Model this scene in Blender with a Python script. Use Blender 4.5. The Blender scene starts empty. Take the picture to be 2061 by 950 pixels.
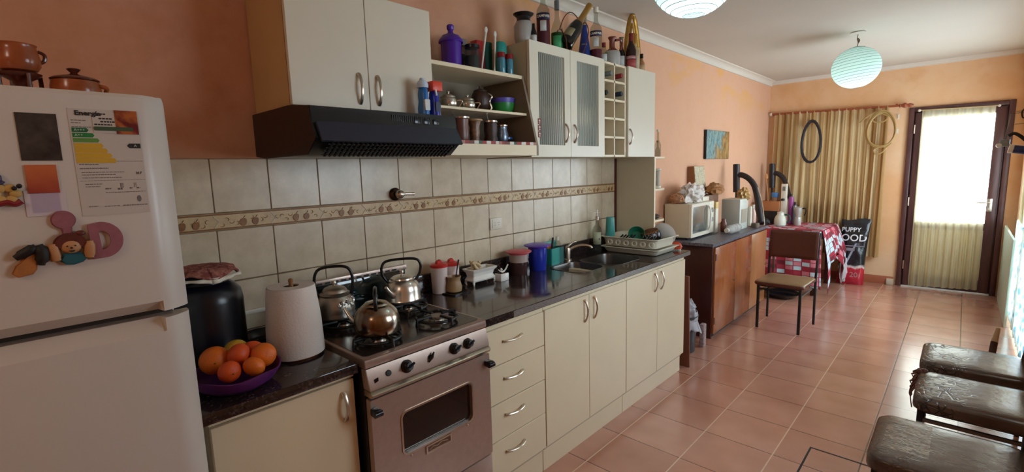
import bpy, bmesh, math, random
from mathutils import Vector, Matrix, noise as mn
random.seed(7)
PI=math.pi
scene=bpy.context.scene
COL=scene.collection
# ---------------------------------------------------------------- materials
class NT:
    def __init__(s,name):
        s.m=bpy.data.materials.new(name); s.m.use_nodes=True; s.t=s.m.node_tree
        s.b=s.t.nodes['Principled BSDF']; s.out=s.t.nodes['Material Output']; s._c=None
    def n(s,typ,**kw):
        nd=s.t.nodes.new(typ)
        for k,v in kw.items(): setattr(nd,k,v)
        return nd
    def l(s,a,b): s.t.links.new(a,b)
    def put(s,sock,v):
        if hasattr(v,'is_linked') or hasattr(v,'links'): s.l(v,sock)
        elif isinstance(v,(tuple,list)) and len(v)==3 and sock.type=='RGBA': sock.default_value=(*v,1)
        else: sock.default_value=v
    def co(s):
        if s._c is None: s._c=s.n('ShaderNodeTexCoord').outputs['Object']
        return s._c
    def math(s,op,a,b=0.0,c=0.0):
        nd=s.n('ShaderNodeMath',operation=op)
        for i,v in enumerate((a,b,c)): s.put(nd.inputs[i],v)
        return nd.outputs[0]
    def mix(s,f,a,b):
        nd=s.n('ShaderNodeMix',data_type='RGBA'); s.put(nd.inputs[0],f); s.put(nd.inputs[6],a); s.put(nd.inputs[7],b); return nd.outputs[2]
    def noise(s,scale,detail=3,rough=.5,vec=None,dist=0):
        nd=s.n('ShaderNodeTexNoise'); nd.inputs['Scale'].default_value=scale; nd.inputs['Detail'].default_value=detail
        nd.inputs['Roughness'].default_value=rough; nd.inputs['Distortion'].default_value=dist
        s.l(vec if vec is not None else s.co(),nd.inputs['Vector']); return nd.outputs['Fac']
    def vor(s,scale,feature='F1',vec=None,out='Distance'):
        nd=s.n('ShaderNodeTexVoronoi',feature=feature); nd.inputs['Scale'].default_value=scale
        s.l(vec if vec is not None else s.co(),nd.inputs['Vector']); return nd.outputs[out]
    def ramp(s,f,stops,interp='LINEAR'):
        nd=s.n('ShaderNodeValToRGB'); cr=nd.color_ramp; cr.interpolation=interp
        while len(cr.elements)<len(stops): cr.elements.new(.5)
        for e,(p,c) in zip(cr.elements,stops): e.position=p; e.color=(*c,1) if len(c)==3 else c
        s.put(nd.inputs[0],f); return nd.outputs[0]
    def rng(s,f,a,b,c=0.,d=1.):
        nd=s.n('ShaderNodeMapRange'); s.put(nd.inputs[0],f)
        for i,v in enumerate((a,b,c,d)): nd.inputs[i+1].default_value=v
        return nd.outputs[0]
    def map(s,scale=(1,1,1),loc=(0,0,0),rot=(0,0,0)):
        nd=s.n('ShaderNodeMapping'); nd.inputs['Scale'].default_value=scale; nd.inputs['Location'].default_value=loc; nd.inputs['Rotation'].default_value=rot
        s.l(s.co(),nd.inputs['Vector']); return nd.outputs[0]
    def sep(s):
        nd=s.n('ShaderNodeSeparateXYZ'); s.l(s.co(),nd.inputs[0]); return nd.outputs
    def bump(s,h,strength=.2,dist=.01):
        nd=s.n('ShaderNodeBump'); nd.inputs['Strength'].default_value=strength; nd.inputs['Distance'].default_value=dist
        s.put(nd.inputs['Height'],h); s.l(nd.outputs[0],s.b.inputs['Normal'])
    def set(s,**kw):
        for k,v in kw.items(): s.put(s.b.inputs[{'col':'Base Color','rough':'Roughness','metal':'Metallic','spec':'Specular IOR Level','trans':'Transmission Weight','ior':'IOR','coat':'Coat Weight','alpha':'Alpha','sheen':'Sheen Weight','sss':'Subsurface Weight'}[k]],v)
        return s
def S(c):  # sRGB 0-255 -> linear
    return tuple(((v/255+.055)/1.055)**2.4 if v/255>.04045 else v/255/12.92 for v in c)
def mat(name,col,rough=.5,metal=0.,var=0.,vs=8.,bump=0.,bs=60.,srgb=True,**kw):
    a=NT(name); c=S(col) if srgb else col
    if var>0:
        f=a.noise(vs,4,.6)
        a.set(col=a.mix(a.rng(f,.3,.7),tuple(x*(1-var) for x in c),tuple(min(1,x*(1+var)) for x in c)))
    else: a.set(col=c)
    a.set(rough=rough,metal=metal)
    if bump>0: a.bump(a.noise(bs,4,.6),bump,.004)
    if kw: a.set(**kw)
    return a.m
def glassy(name,col,rough=.05,tfac=.7,dif=.15):
    """thin clear glass: transparent + gloss + a little body colour"""
    a=NT(name); c=S(col)
    tr=a.n('ShaderNodeBsdfTransparent'); tr.inputs[0].default_value=(*c,1)
    a.set(col=tuple(v*dif for v in c),rough=rough)
    mx=a.n('ShaderNodeMixShader'); mx.inputs[0].default_value=1-tfac
    a.l(tr.outputs[0],mx.inputs[1]); a.l(a.b.outputs[0],mx.inputs[2]); a.l(mx.outputs[0],a.out.inputs[0])
    return a.m
def cloth(name,colf,trans=.4,clear=0.):
    a=NT(name); c=colf(a) if callable(colf) else S(colf)
    d=a.n('ShaderNodeBsdfDiffuse'); t=a.n('ShaderNodeBsdfTranslucent'); a.put(d.inputs[0],c); a.put(t.inputs[0],c)
    mx=a.n('ShaderNodeMixShader'); mx.inputs[0].default_value=trans
    a.l(d.outputs[0],mx.inputs[1]); a.l(t.outputs[0],mx.inputs[2]); o=mx.outputs[0]
    if clear>0:
        tr=a.n('ShaderNodeBsdfTransparent'); m2=a.n('ShaderNodeMixShader'); m2.inputs[0].default_value=clear
        a.l(o,m2.inputs[1]); a.l(tr.outputs[0],m2.inputs[2]); o=m2.outputs[0]
    a.l(o,a.out.inputs[0]); return a.m
# ---------------------------------------------------------------- geometry
def rr(x0,x1,y0,y1,r,n=5):
    P=[]
    for cx,cy,a in ((x1-r,y1-r,0),(x0+r,y1-r,90),(x0+r,y0+r,180),(x1-r,y0+r,270)):
        for i in range(n+1):
            t=math.radians(a+90*i/n); P.append((cx+r*math.cos(t),cy+r*math.sin(t)))
    return P
def arc(cx,cy,r,a0,a1,n=12,ry=None):
    ry=ry or r
    return [(cx+r*math.cos(math.radians(a0+(a1-a0)*i/n)),cy+ry*math.sin(math.radians(a0+(a1-a0)*i/n))) for i in range(n+1)]
class M:
    def __init__(s,T=None): s.bm=bmesh.new(); s.mi=0; s.T=T
    def add(s,V,F):
        vs=[s.bm.verts.new((s.T@Vector(v)) if s.T else v) for v in V]
        for f in F:
            try:
                fc=s.bm.faces.new([vs[i] for i in f]); fc.material_index=s.mi; fc.smooth=True
            except ValueError: pass
        return s
    def merge(s,t):
        t.verts.index_update()
        return s.add([v.co[:] for v in t.verts],[[v.index for v in f.verts] for f in t.faces])
    def box(s,x0,x1,y0,y1,z0,z1,b=0.,seg=2):
        V=[(x,y,z) for x in (x0,x1) for y in (y0,y1) for z in (z0,z1)]
        F=[(0,1,3,2),(4,6,7,5),(0,4,5,1),(2,3,7,6),(0,2,6,4),(1,5,7,3)]
        if b<=0: return s.add(V,F)
        t=bmesh.new(); vs=[t.verts.new(v) for v in V]
        for f in F: t.faces.new([vs[i] for i in f])
        bmesh.ops.bevel(t,geom=t.edges[:],offset=min(b,.49*min(abs(x1-x0),abs(y1-y0),abs(z1-z0))),segments=seg,affect='EDGES',profile=.5)
        s.merge(t); t.free(); return s
    def prism(s,poly,ax,a0,a1,b=0.,seg=2):
        def P(u,v,w): return {'X':(w,u,v),'Y':(u,w,v),'Z':(u,v,w)}[ax]
        n=len(poly); V=[P(u,v,a0) for u,v in poly]+[P(u,v,a1) for u,v in poly]
        F=[tuple(range(n))[::-1],tuple(range(n,2*n))]+[(i,(i+1)%n,n+(i+1)%n,n+i) for i in range(n)]
        t=bmesh.new(); vs=[t.verts.new(v) for v in V]
        for f in F: t.faces.new([vs[i] for i in f])
        if b>0: 
            caps=[e for e in t.edges if (e.verts[0].index<n)==(e.verts[1].index<n)]
            t.verts.index_update()
            caps=[e for e in t.edges if (e.verts[0].index<n)==(e.verts[1].index<n)]
            bmesh.ops.bevel(t,geom=caps,offset=b,segments=seg,affect='EDGES')
        bmesh.ops.recalc_face_normals(t,faces=t.faces[:])
        s.merge(t); t.free(); return s
    def ring(s,outer,inner,ax,a0,a1):
        """frame between two loops with the same number of points, extruded"""
        def P(u,v,w): return {'X':(w,u,v),'Y':(u,w,v),'Z':(u,v,w)}[ax]
        n=len(outer); V=[P(u,v,a0) for u,v in outer]+[P(u,v,a0) for u,v in inner]+[P(u,v,a1) for u,v in outer]+[P(u,v,a1) for u,v in inner]
        F=[]
        for i in range(n):
            j=(i+1)%n
            F+=[(i,j,n+j,n+i),(2*n+i,3*n+i,3*n+j,2*n+j),(i,2*n+i,2*n+j,j),(n+i,n+j,3*n+j,3*n+i)]
        return s.add(V,F)
    def lathe(s,prof,c,n=28,R=None,cap=True,a0=0.,a1=360.,sy=1.):
        c=Vector(c); V=[];F=[]; full=abs(a1-a0-360)<.1; k=n if full else n+1
        for r,z in prof:
            for i in range(k):
                a=math.radians(a0+(a1-a0)*i/n); p=Vector((r*math.cos(a),r*math.sin(a)*sy,z))
                if R: p=R@p
                V.append(tuple(c+p))
        for j in range(len(prof)-1):
            for i in range(n):
                i2=(i+1)%k; F.append((j*k+i,j*k+i2,(j+1)*k+i2,(j+1)*k+i))
        if cap and full:
            if prof[0][0]>1e-5: F.append(tuple(range(k))[::-1])
            if prof[-1][0]>1e-5: F.append(tuple((len(prof)-1)*k+i for i in range(k)))
        return s.add(V,F)
    def cyl(s,c,r,h,n=24,R=None,r2=None,b=0.):
        r2=r if r2 is None else r2
        pr=[(r,0),(r2,h)] if b<=0 else [(r-b,0),(r,b),(r2,h-b),(r2-b,h)]
        return s.lathe(pr,c,n,R)
    def sphere(s,c,r,n=20,sc=(1,1,1),R=None):
        c=Vector(c);V=[];F=[];m=max(6,n//2)
        for j in range(m+1):
            t=PI*j/m
            for i in range(n):
                a=2*PI*i/n; p=Vector((r*sc[0]*math.sin(t)*math.cos(a),r*sc[1]*math.sin(t)*math.sin(a),r*sc[2]*math.cos(t)))
                if R: p=R@p
                V.append(tuple(c+p))
        for j in range(m):
            for i in range(n): F.append((j*n+i,(j+1)*n+i,(j+1)*n+(i+1)%n,j*n+(i+1)%n))
        return s.add(V,F)
    def blob(s,c,r,amp=.3,fr=6.,seed=0,n=40,sc=(1,1,1),flat=None):
        c=Vector(c);V=[];F=[];m=n//2
        for j in range(m+1):
            t=PI*j/m
            for i in range(n):
                a=2*PI*i/n; d=Vector((math.sin(t)*math.cos(a),math.sin(t)*math.sin(a),math.cos(t)))
                k=1+amp*(mn.fractal(d*fr+Vector((seed,seed*2.3,0)),.8,2.,4))
                p=Vector((d.x*sc[0],d.y*sc[1],d.z*sc[2]))*r*k
                if flat is not None: p.z=max(p.z,flat)
                V.append(tuple(c+p))
        for j in range(m):
            for i in range(n): F.append((j*n+i,(j+1)*n+i,(j+1)*n+(i+1)%n,j*n+(i+1)%n))
        return s.add(V,F)
    def tube(s,pts,r,n=8,closed=False,flat=1.):
        P=[Vector(p) for p in pts]; k=len(P); V=[];F=[]
        rs=r if isinstance(r,(list,tuple)) else [r]*k
        def tan(i):
            if closed: return (P[(i+1)%k]-P[i-1]).normalized()
            return (P[min(i+1,k-1)]-P[max(i-1,0)]).normalized()
        t0=tan(0); u=t0.orthogonal().normalized()
        if abs(t0.z)<.9: u=Vector((0,0,1))-t0*t0.z; u.normalize()
        for i in range(k):
            t=tan(i); u=(u-t*u.dot(t)); u=u.normalized() if u.length>1e-6 else t.orthogonal().normalized(); w=t.cross(u)
            for j in range(n):
                a=2*PI*j/n; V.append(tuple(P[i]+(u*math.cos(a)+w*math.sin(a)*flat)*rs[i]))
        for i in range(k if closed else k-1):
            for j in range(n): F.append((i*n+j,i*n+(j+1)%n,((i+1)%k)*n+(j+1)%n,((i+1)%k)*n+j))
        if not closed: F+=[tuple(range(n))[::-1],tuple((k-1)*n+j for j in range(n))]
        return s.add(V,F)
    def grid(s,fn,nu,nv):
        V=[fn(i/nu,j/nv) for j in range(nv+1) for i in range(nu+1)]
        F=[(j*(nu+1)+i,j*(nu+1)+i+1,(j+1)*(nu+1)+i+1,(j+1)*(nu+1)+i) for j in range(nv) for i in range(nu)]
        return s.add(V,F)
    def part(s,name,mats,parent=None,sharp=40,label=None,recalc=True,thick=0.):
        if recalc: bmesh.ops.recalc_face_normals(s.bm,faces=s.bm.faces[:])
        off=Vector((0,0,0)); p=parent
        while p is not None: off+=p.location; p=p.parent
        for v in s.bm.verts: v.co-=off
        me=bpy.data.meshes.new(name)
        lim=math.radians(sharp)
        for e in s.bm.edges:
            if len(e.link_faces)==2 and e.calc_face_angle(0)>lim: e.smooth=False
        s.bm.to_mesh(me); s.bm.free()
        for m_ in (mats if isinstance(mats,(list,tuple)) else [mats]): me.materials.append(m_)
        o=bpy.data.objects.new(name,me); COL.objects.link(o)
        if parent is not None: o.parent=parent
        if label: o['label']=label
        if thick>0:
            md=o.modifiers.new('thickness','SOLIDIFY'); md.thickness=thick; md.offset=0
        return o
def smoothpath(pts,n=6):
    P=[Vector(p) for p in pts]; out=[]
    for i in range(len(P)-1):
        p0=P[max(i-1,0)];p1=P[i];p2=P[i+1];p3=P[min(i+2,len(P)-1)]
        for k in range(n):
            t=k/n; out.append(.5*((2*p1)+(p2-p0)*t+(2*p0-5*p1+4*p2-p3)*t*t+(3*p1-p0-3*p2+p3)*t**3))
    out.append(P[-1]); return out
def thing(name,label,cat,loc=(0,0,0),group=None):
    o=bpy.data.objects.new(name,None); COL.objects.link(o); o.location=loc; o.empty_display_size=.05
    o['label']=label; o['category']=cat
    if group: o['group']=group
    return o
def tag(o,label,cat,group=None,kind=None):
    o['label']=label; o['category']=cat
    if group: o['group']=group
    if kind: o['kind']=kind
    return o
def struct(o,label=None):
    o['kind']='structure'
    if label: o['label']=label
    return o
FX=Matrix(((0,0,1),(1,0,0),(0,1,0)))      # text plane facing +X: u->Y, v->Z
FYN=Matrix(((1,0,0),(0,0,-1),(0,1,0)))    # facing -Y: u->X, v->Z
def textmesh(txt,size,ext=.0008,bold=0.):
    cu=bpy.data.curves.new('t','FONT'); cu.body=txt; cu.size=size; cu.extrude=ext; cu.align_x='CENTER'; cu.align_y='CENTER'; cu.offset=bold; cu.resolution_u=3
    o=bpy.data.objects.new('t',cu); COL.objects.link(o); bpy.context.view_layer.update()
    me=bpy.data.meshes.new_from_object(o); V=[v.co.copy() for v in me.vertices]; F=[tuple(p.vertices) for p in me.polygons]
    bpy.data.objects.remove(o); bpy.data.meshes.remove(me); bpy.data.curves.remove(cu); return V,F
def addtext(m,txt,size,c,R=FX,sx=1.,bold=0.,ext=.0006,shear=0.):
    V,F=textmesh(txt,size,ext,bold); c=Vector(c)
    return m.add([tuple(c+R@Vector(((v.x+shear*v.y)*sx,v.y,v.z))) for v in V],F)
def bendtext(m,txt,size,c,r,ang,z,sx=1.,bold=0.):
    V,F=textmesh(txt,size,.0006,bold)
    return m.add([(c[0]+(r+.0008+v.z)*math.cos(ang+v.x*sx/r),c[1]+(r+.0008+v.z)*math.sin(ang+v.x*sx/r),z+v.y) for v in V],F)
def bow(parent,a,b,out=.022,r=.0045,mt=None,ax=(1,0,0)):
    a=Vector(a);b=Vector(b);ax=Vector(ax); P=[]
    for i in range(13):
        t=i/12; P.append(a.lerp(b,t)+ax*min(out,.022)*math.sin(PI*t)**.75)
    R=[r*1.25]*2+[r]*9+[r*1.25]*2
    return M().tube(P,R,8,flat=1.5).part('handle',mt or CHROME,parent)
# ---------------------------------------------------------------- material palette
CHROME=mat('brushed_nickel',(205,195,180),.28,1.)
STEEL=mat('brushed_steel',(188,168,156),.36,.75,var=.06,vs=30)
ALU=mat('polished_aluminium',(222,216,206),.24,.9,var=.12,vs=14,bump=.08,bs=40)
ALU2=mat('dull_aluminium',(180,172,160),.36,1.,var=.25,vs=22,bump=.15,bs=50)
STEELK=NT('heat_stained_steel')
f=STEELK.noise(9,3,.5,STEELK.map((1,1,.35)))
STEELK.set(col=STEELK.ramp(f,[(.36,S((214,212,208))),(.5,S((184,168,146))),(.64,S((112,92,76)))]),metal=1.,rough=.2); STEELK=STEELK.m
BLK=mat('black_enamel',(16,16,18),.3)
BLKM=mat('black_matte',(22,20,20),.6)
BLKP=mat('black_plastic',(14,14,20),.25)
CAST=mat('black_cast_iron',(14,14,16),.45,var=.3,vs=40)
CREAM=mat('cream_laminate',(226,210,178),.38,var=.03,vs=3,bump=.02,bs=200)
CREAM2=mat('pale_grey_laminate',(216,208,188),.35,var=.02,vs=3)
EDGE=mat('laminate_edge_brown',(150,112,70),.5)
BOARD=mat('tan_chipboard_side',(196,160,112),.55,var=.05,vs=5)
SHADEW=mat('shaded_shelf_board',(128,114,94),.5,var=.05,vs=6)  # cream shelf board darkened: shade inside the open unit put into the colour
INNER=mat('shelf_board',(196,180,150),.5,var=.04,vs=6)
WHITE=mat('white_plastic',(232,230,224),.35)
WHITEG=mat('white_enamel',(206,198,190),.3,var=.02,vs=2)
OFFW=mat('off_white',(222,214,196),.45)
PAPER=mat('paper_white',(225,215,205),.9)
RED=mat('red_plastic',(196,40,34),.35)
TEAL=mat('teal_plastic',(36,150,140),.35)
PURPLE=mat('purple_plastic',(74,30,150),.25)
BLUE=mat('blue_plastic',(34,50,160),.25)
CLAY=mat('terracotta_glazed',(150,78,44),.22,var=.3,vs=12)
CLAYD=mat('dark_glazed_clay',(84,38,26),.2,var=.25,vs=15)
BROWNLEATHER=mat('dark_leather',(60,36,28),.4,var=.4,vs=40,bump=.4,bs=120)
SILVER=mat('silver_rim',(210,205,195),.25,1.)
WOODD=mat('dark_reddish_wood',(84,34,22),.35,var=.2,vs=6)
def granite():
    a=NT('brown_black_granite'); v=a.vor(170,out='Color'); sp=a.n('ShaderNodeSeparateColor'); a.l(v,sp.inputs[0])
    c=a.ramp(sp.outputs[0],[(0,S((24,18,18))),(.5,S((44,34,33))),(.8,S((66,52,49))),(1,S((92,76,72)))])
    c2=a.mix(a.rng(a.noise(14,3),.4,.65),c,S((44,32,30)))
    a.set(col=c2,rough=a.rng(a.noise(9),.3,.7,.08,.2),coat=.3,spec=.6); return a.m
GRANITE=granite()
def wallpaint(name='salmon_wall_paint',base=(214,150,110),c2=(222,166,134),c3=(196,120,72)):
    a=NT(name); f=a.noise(1.1,4,.6); g=a.noise(5,5,.6)
    c=a.mix(a.rng(f,.38,.62),S(base),S(c2)); c=a.mix(a.rng(g,.5,.75,0,.45),c,S(c3))
    a.set(col=c,rough=.85); a.bump(a.noise(45,5,.6),.25,.004); return a
WALL=wallpaint().m
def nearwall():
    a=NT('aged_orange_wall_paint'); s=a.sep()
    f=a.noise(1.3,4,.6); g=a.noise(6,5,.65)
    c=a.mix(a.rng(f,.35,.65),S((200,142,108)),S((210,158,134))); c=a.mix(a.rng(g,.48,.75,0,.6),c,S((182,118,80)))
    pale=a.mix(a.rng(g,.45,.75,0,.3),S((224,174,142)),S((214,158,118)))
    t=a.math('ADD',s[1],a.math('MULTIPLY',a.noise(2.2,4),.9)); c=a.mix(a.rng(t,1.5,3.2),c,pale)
    # yellowish damp stains near the ceiling
    y=a.math('MULTIPLY',a.rng(a.noise(1.7,3,.5,a.map((1,1,2.2),(0,3.4,0))),.52,.62),a.rng(s[2],2.1,2.45))
    c=a.mix(a.math('MULTIPLY',y,.7),c,S((230,172,96)))
    a.set(col=c,rough=.85); a.bump(a.noise(40,5,.6),.3,.004); return a.m
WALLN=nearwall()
def farwall():
    a=wallpaint('salmon_far_wall_paint',(236,198,158),(230,178,128),(218,160,108)); return a.m
WALLF=farwall()
CEIL=mat('ceiling_paint',(204,196,182),.9,var=.03,vs=1.2)
def floormat():
    a=NT('terracotta_floor_tile'); s=a.sep(); PX,PY,X0,Y0=.357,.342,1.379,1.96
    u=a.math('DIVIDE',a.math('SUBTRACT',s[0],X0-10*PX),PX); v=a.math('DIVIDE',a.math('SUBTRACT',s[1],Y0-20*PY),PY)
    fu=a.math('FRACT',u); fv=a.math('FRACT',v)
    du=a.math('ABSOLUTE',a.math('SUBTRACT',fu,a.math('ROUND',fu))); dv=a.math('ABSOLUTE',a.math('SUBTRACT',fv,a.math('ROUND',fv)))
    gu=a.rng(du,.006,.011,1,0); gv=a.rng(dv,.005,.009,1,0)
    iu=a.math('FLOOR',u); iv=a.math('FLOOR',v)
    cb=a.n('ShaderNodeCombineXYZ'); a.l(iu,cb.inputs[0]); a.l(iv,cb.inputs[1])
    wn=a.n('ShaderNodeTexWhiteNoise'); a.l(cb.outputs[0],wn.inputs[0])
    n1=a.noise(4,2,.5); n2=a.noise(26,2,.5)
    c=a.mix(a.rng(n1,.2,.8),S((180,126,104)),S((206,154,134))); c=a.mix(a.math('MULTIPLY',a.rng(n2,.3,.8),.12),c,S((196,142,118)))
    c=a.mix(a.math('MULTIPLY',wn.outputs[0],.25),c,S((140,70,48)))
    gl=a.mix(a.rng(s[0],1.58,1.62),S((222,186,158)),S((60,38,34)))
    c=a.mix(gv,c,S((92,50,38))); c=a.mix(gu,c,gl)  # pale lengthwise and dark cross joints: glancing reflection put into the grout colour
    a.set(col=c,rough=.25,spec=.6,coat=.85); a.b.inputs['Coat Roughness'].default_value=.17
    h=a.math('SUBTRACT',1,a.math('MAXIMUM',gu,gv)); a.bump(a.math('ADD',h,a.math('MULTIPLY',a.noise(14,3),.0)),.3,.002)
    return a.m
FLOOR=floormat()
def tilemat():
    a=NT('cream_wall_tile'); g=a.n('ShaderNodeNewGeometry'); r=g.outputs['Random Per Island']
    n=a.noise(11,6,.62); c=a.mix(a.rng(n,.35,.68),S((218,202,176)),S((196,178,150)))
    c=a.mix(a.math('MULTIPLY',r,.22),c,S((196,176,146))); a.set(col=c,rough=.3,spec=.5); a.bump(a.noise(9,5,.7),.25,.003); return a.m
TILE=tilemat()
GROUT=mat('dark_grout',(120,100,78),.9)
DECO=mat('beige_decor_border',(200,172,128),.4,var=.12,vs=30,bump=.3,bs=60)
PEAR=mat('pear_brown_relief',(140,92,44),.45,var=.2,vs=60)
LEAFD=mat('leaf_tan_relief',(172,138,92),.45)
def lam(name,c1,c2,sc=(1,1,.12),rough=.3,s0=7,coat=0.):
    a=NT(name); f=a.noise(s0,6,.65,a.map((1/sc[0],1/sc[1],1/sc[2]) if False else sc),1.2); a.set(col=a.mix(a.rng(f,.3,.7),S(c1),S(c2)),rough=rough,coat=coat); return a.m
WOODP=lam('varnished_brown_plywood',(170,98,52),(146,78,38),(2.5,2.5,.5),.25,4,.2)
WOODC=lam('light_varnished_plywood',(172,114,70),(150,92,50),(2.5,2.5,.5),.3,4,.2)
WOODR=lam('dark_red_varnished_wood',(72,22,12),(52,14,8),(1,1,.3),.35,4)
DOORW=lam('dark_painted_door_wood',(96,60,56),(66,38,38),(3,3,.4),.35,5)
VINYL=mat('brown_vinyl',(92,70,56),.3,var=.14,vs=5,bump=.12,bs=35)
VINYLD=mat('dark_brown_vinyl',(92,46,34),.35,var=.1,vs=6,bump=.1,bs=60)
VINYLG=mat('golden_sheen_vinyl',(138,110,76),.35,var=.1,vs=8)  # brown vinyl with the golden sheen of the seat top put into its colour
BAGPL=glassy('translucent_white_bag',(235,235,238),.25,.35,1.)
CLEARG=glassy('clear_glass',(236,238,232),.04,.88)
GREENG=glassy('green_glass',(40,120,60),.05,.35)
BROWNG=mat('dark_brown_glass',(44,18,12),.08)
BLACKG=mat('black_green_glass',(14,16,14),.06)
BLUEG=mat('blue_glass',(18,48,120),.08)
GOLD=mat('gold_foil',(190,150,80),.3,.9)
BRASS=mat('gilt_brass',(170,130,60),.35,.8,var=.2,vs=30)
GRASSGRN=mat('green_liqueur',(18,88,18),.2)
CAMP=mat('dark_red_liqueur',(100,10,42),.2)
LABELW=mat('label_paper',(205,208,205),.6)
LABELB=mat('label_navy',(20,28,70),.5)
STONEW=mat('grey_stoneware',(168,164,158),.4,var=.05,vs=10)
CERW=mat('white_ceramic',(228,224,216),.2)
ORANGE=mat('orange_peel',(232,112,20),.42,var=.12,vs=10,bump=.35,bs=260)
MAND=mat('mandarin_peel',(226,84,24),.42,var=.12,vs=12,bump=.35,bs=260)
LEMON=mat('lemon_peel',(206,160,40),.42,var=.1,vs=12,bump=.35,bs=260)
TAN=mat('gourd_tan',(160,128,90),.45,var=.2,vs=20)
CARDB=mat('cardboard',(186,140,92),.8,var=.06,vs=8)
DKRED=mat('dark_red',(120,24,20),.5)
# ================================================================ SETTING
YF=7.41; XR=2.455; ZC=2.62; YB=-1.7
struct(M().box(-.14,XR+.14,YB-.1,YF+.14,-.1,0).part('floor',FLOOR))
struct(M().box(-.14,XR+.14,YB-.1,YF+.14,ZC,ZC+.1).part('ceiling',CEIL))
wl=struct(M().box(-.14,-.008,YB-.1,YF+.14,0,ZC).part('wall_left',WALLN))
m=M()   # far wall with a window opening behind the curtain and the door opening
for x0,x1,z0,z1 in ((-.008,.25,0,ZC),(.25,1.15,0,.95),(.25,1.15,2.05,ZC),(1.15,1.49,0,ZC),(1.49,2.36,2.115,ZC),(2.36,XR,0,ZC)): m.box(x0,x1,YF,YF+.14,z0,z1)
struct(m.part('wall_far',WALLF))
m=M()   # right wall, openings of the glazed side door and the added fill window
for y0,y1,z0,z1 in ((YB-.1,1.7,0,ZC),(1.7,2.9,0,1.20),(1.7,2.9,2.05,ZC),(2.9,4.6,0,ZC),(4.6,6.95,2.05,ZC),(6.95,YF,0,ZC)): m.box(XR,XR+.14,y0,y1,z0,z1)
struct(m.part('wall_right',WALLF))
m=M()
for x0,x1,z0,z1 in ((-.008,XR,0,ZC),): m.box(x0,x1,YB-.1,YB,z0,z1)
struct(m.part('wall_rear',WALLF))
# cornice along the left wall and over the far wall
cv=[(-.008,2.56),(.008,2.56),(.014,2.575)]+[(.014+.05*(1-math.cos(math.radians(t))),2.578+.034*math.sin(math.radians(t))) for t in range(0,91,15)]+[(.07,2.62),(-.008,2.62)]
struct(M().prism(cv,'Y',YB,YF).part('trim_1',mat('cornice_plaster',(220,212,198),.85)))
struct(M().prism([(YF,2.575),(YF-.03,2.58),(YF-.05,2.62),(YF,2.62)],'X',-.008,XR).part('trim_2',bpy.data.materials['cornice_plaster']))
TERR=mat('terracotta_skirting',(170,96,66),.35,var=.12,vs=5)
struct(M().box(-.008,1.47,YF-.012,YF,0,.10,.003).box(2.375,XR,YF-.012,YF,0,.095,.003).part('baseboard_far',TERR))
struct(M().box(XR-.012,XR,6.97,YF-.012,0,.095,.003).box(XR-.012,XR,1.0,4.58,0,.095,.003).part('baseboard_right',TERR))
# ---- wall tiles behind the kitchen: children of the wall
GR=M().box(-.010,-.003,.10,3.345,.74,1.607).part('tile_grout',GROUT,wl)
m=M(); yl=[.543-.2015*2+.2015*i for i in range(16)]
for z0,z1 in ((1.407,1.606),(1.144,1.341),(.943,1.141),(.742,.940)):
    for i,y in enumerate(yl):
        y1=min(y+.2,3.343); 
        if y1-y<.02: continue
        m.box(-.006,0,y+.0012,y1-.0005,z0+.001,z1-.001,.0018,1)
m.part('wall_tiles',TILE,wl)
m=M()
y0,y1,z0,z1=yl[0],3.343,1.343,1.405
m.box(-.006,.001,y0,y1,z0,z1)
m.mi=1; m.tube([(.001,y0,z0+.004),(.001,y1,z0+.004)],.003,6); m.tube([(.001,y0,z1-.004),(.001,y1,z1-.004)],.003,6)
rnd=random.Random(3)
for y in yl:
    for f_,s_ in ((.46,1),(.68,.95)):
        cy=y+.2*f_; cz=1.371; 
        if cy>3.32: continue
        P=[]
        for k in range(18):
            a=2*PI*k/18; r=.0135*s_*(1-.28*max(0,math.sin(a))**2); P.append((cy+r*math.cos(a)*.95+.004*max(0,math.sin(a)),cz-.003+r*math.sin(a)*1.25))
        m.mi=1; m.prism(P,'X',.0,.004,.001,1)
        m.tube([(.003,cy+.003,cz+.011),(.003,cy+.009,cz+.019)],.0013,5)
    m.mi=2
    for k in range(9):
        cy=y+.2*(.10+.085*k if k<4 else .28+.085*k); 
        if cy>y+.185 or cy>3.32: continue
        cz=1.372+.011*math.sin(k*2.3+y*9); a=rnd.uniform(0,6)
        m.tube([(.002,cy+.008*math.cos(a+t*.9),cz+.007*math.sin(a+t*.9)) for t in range(5)],[.0008,.0018,.0022,.0016,.0006],5)
    m.mi=3
    if y<3.3: m.tube([(.002,y-.006,z1-.004),(.002,y-.006,z1-.012),(.002,y+.012,1.374),(.002,y-.004,z0+.014),(.002,y-.004,z0+.004)],.0015,5)
m.part('decorated_border_strip',[DECO,PEAR,LEAFD,OFFW],wl)
struct(M().box(-.008,.014,3.338,3.352,.9,1.60).part('trim_3',WOODD))
struct(M().box(-.004,.018,.30,.76,1.005,1.022,.004).part('trim_4',OFFW))
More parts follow.
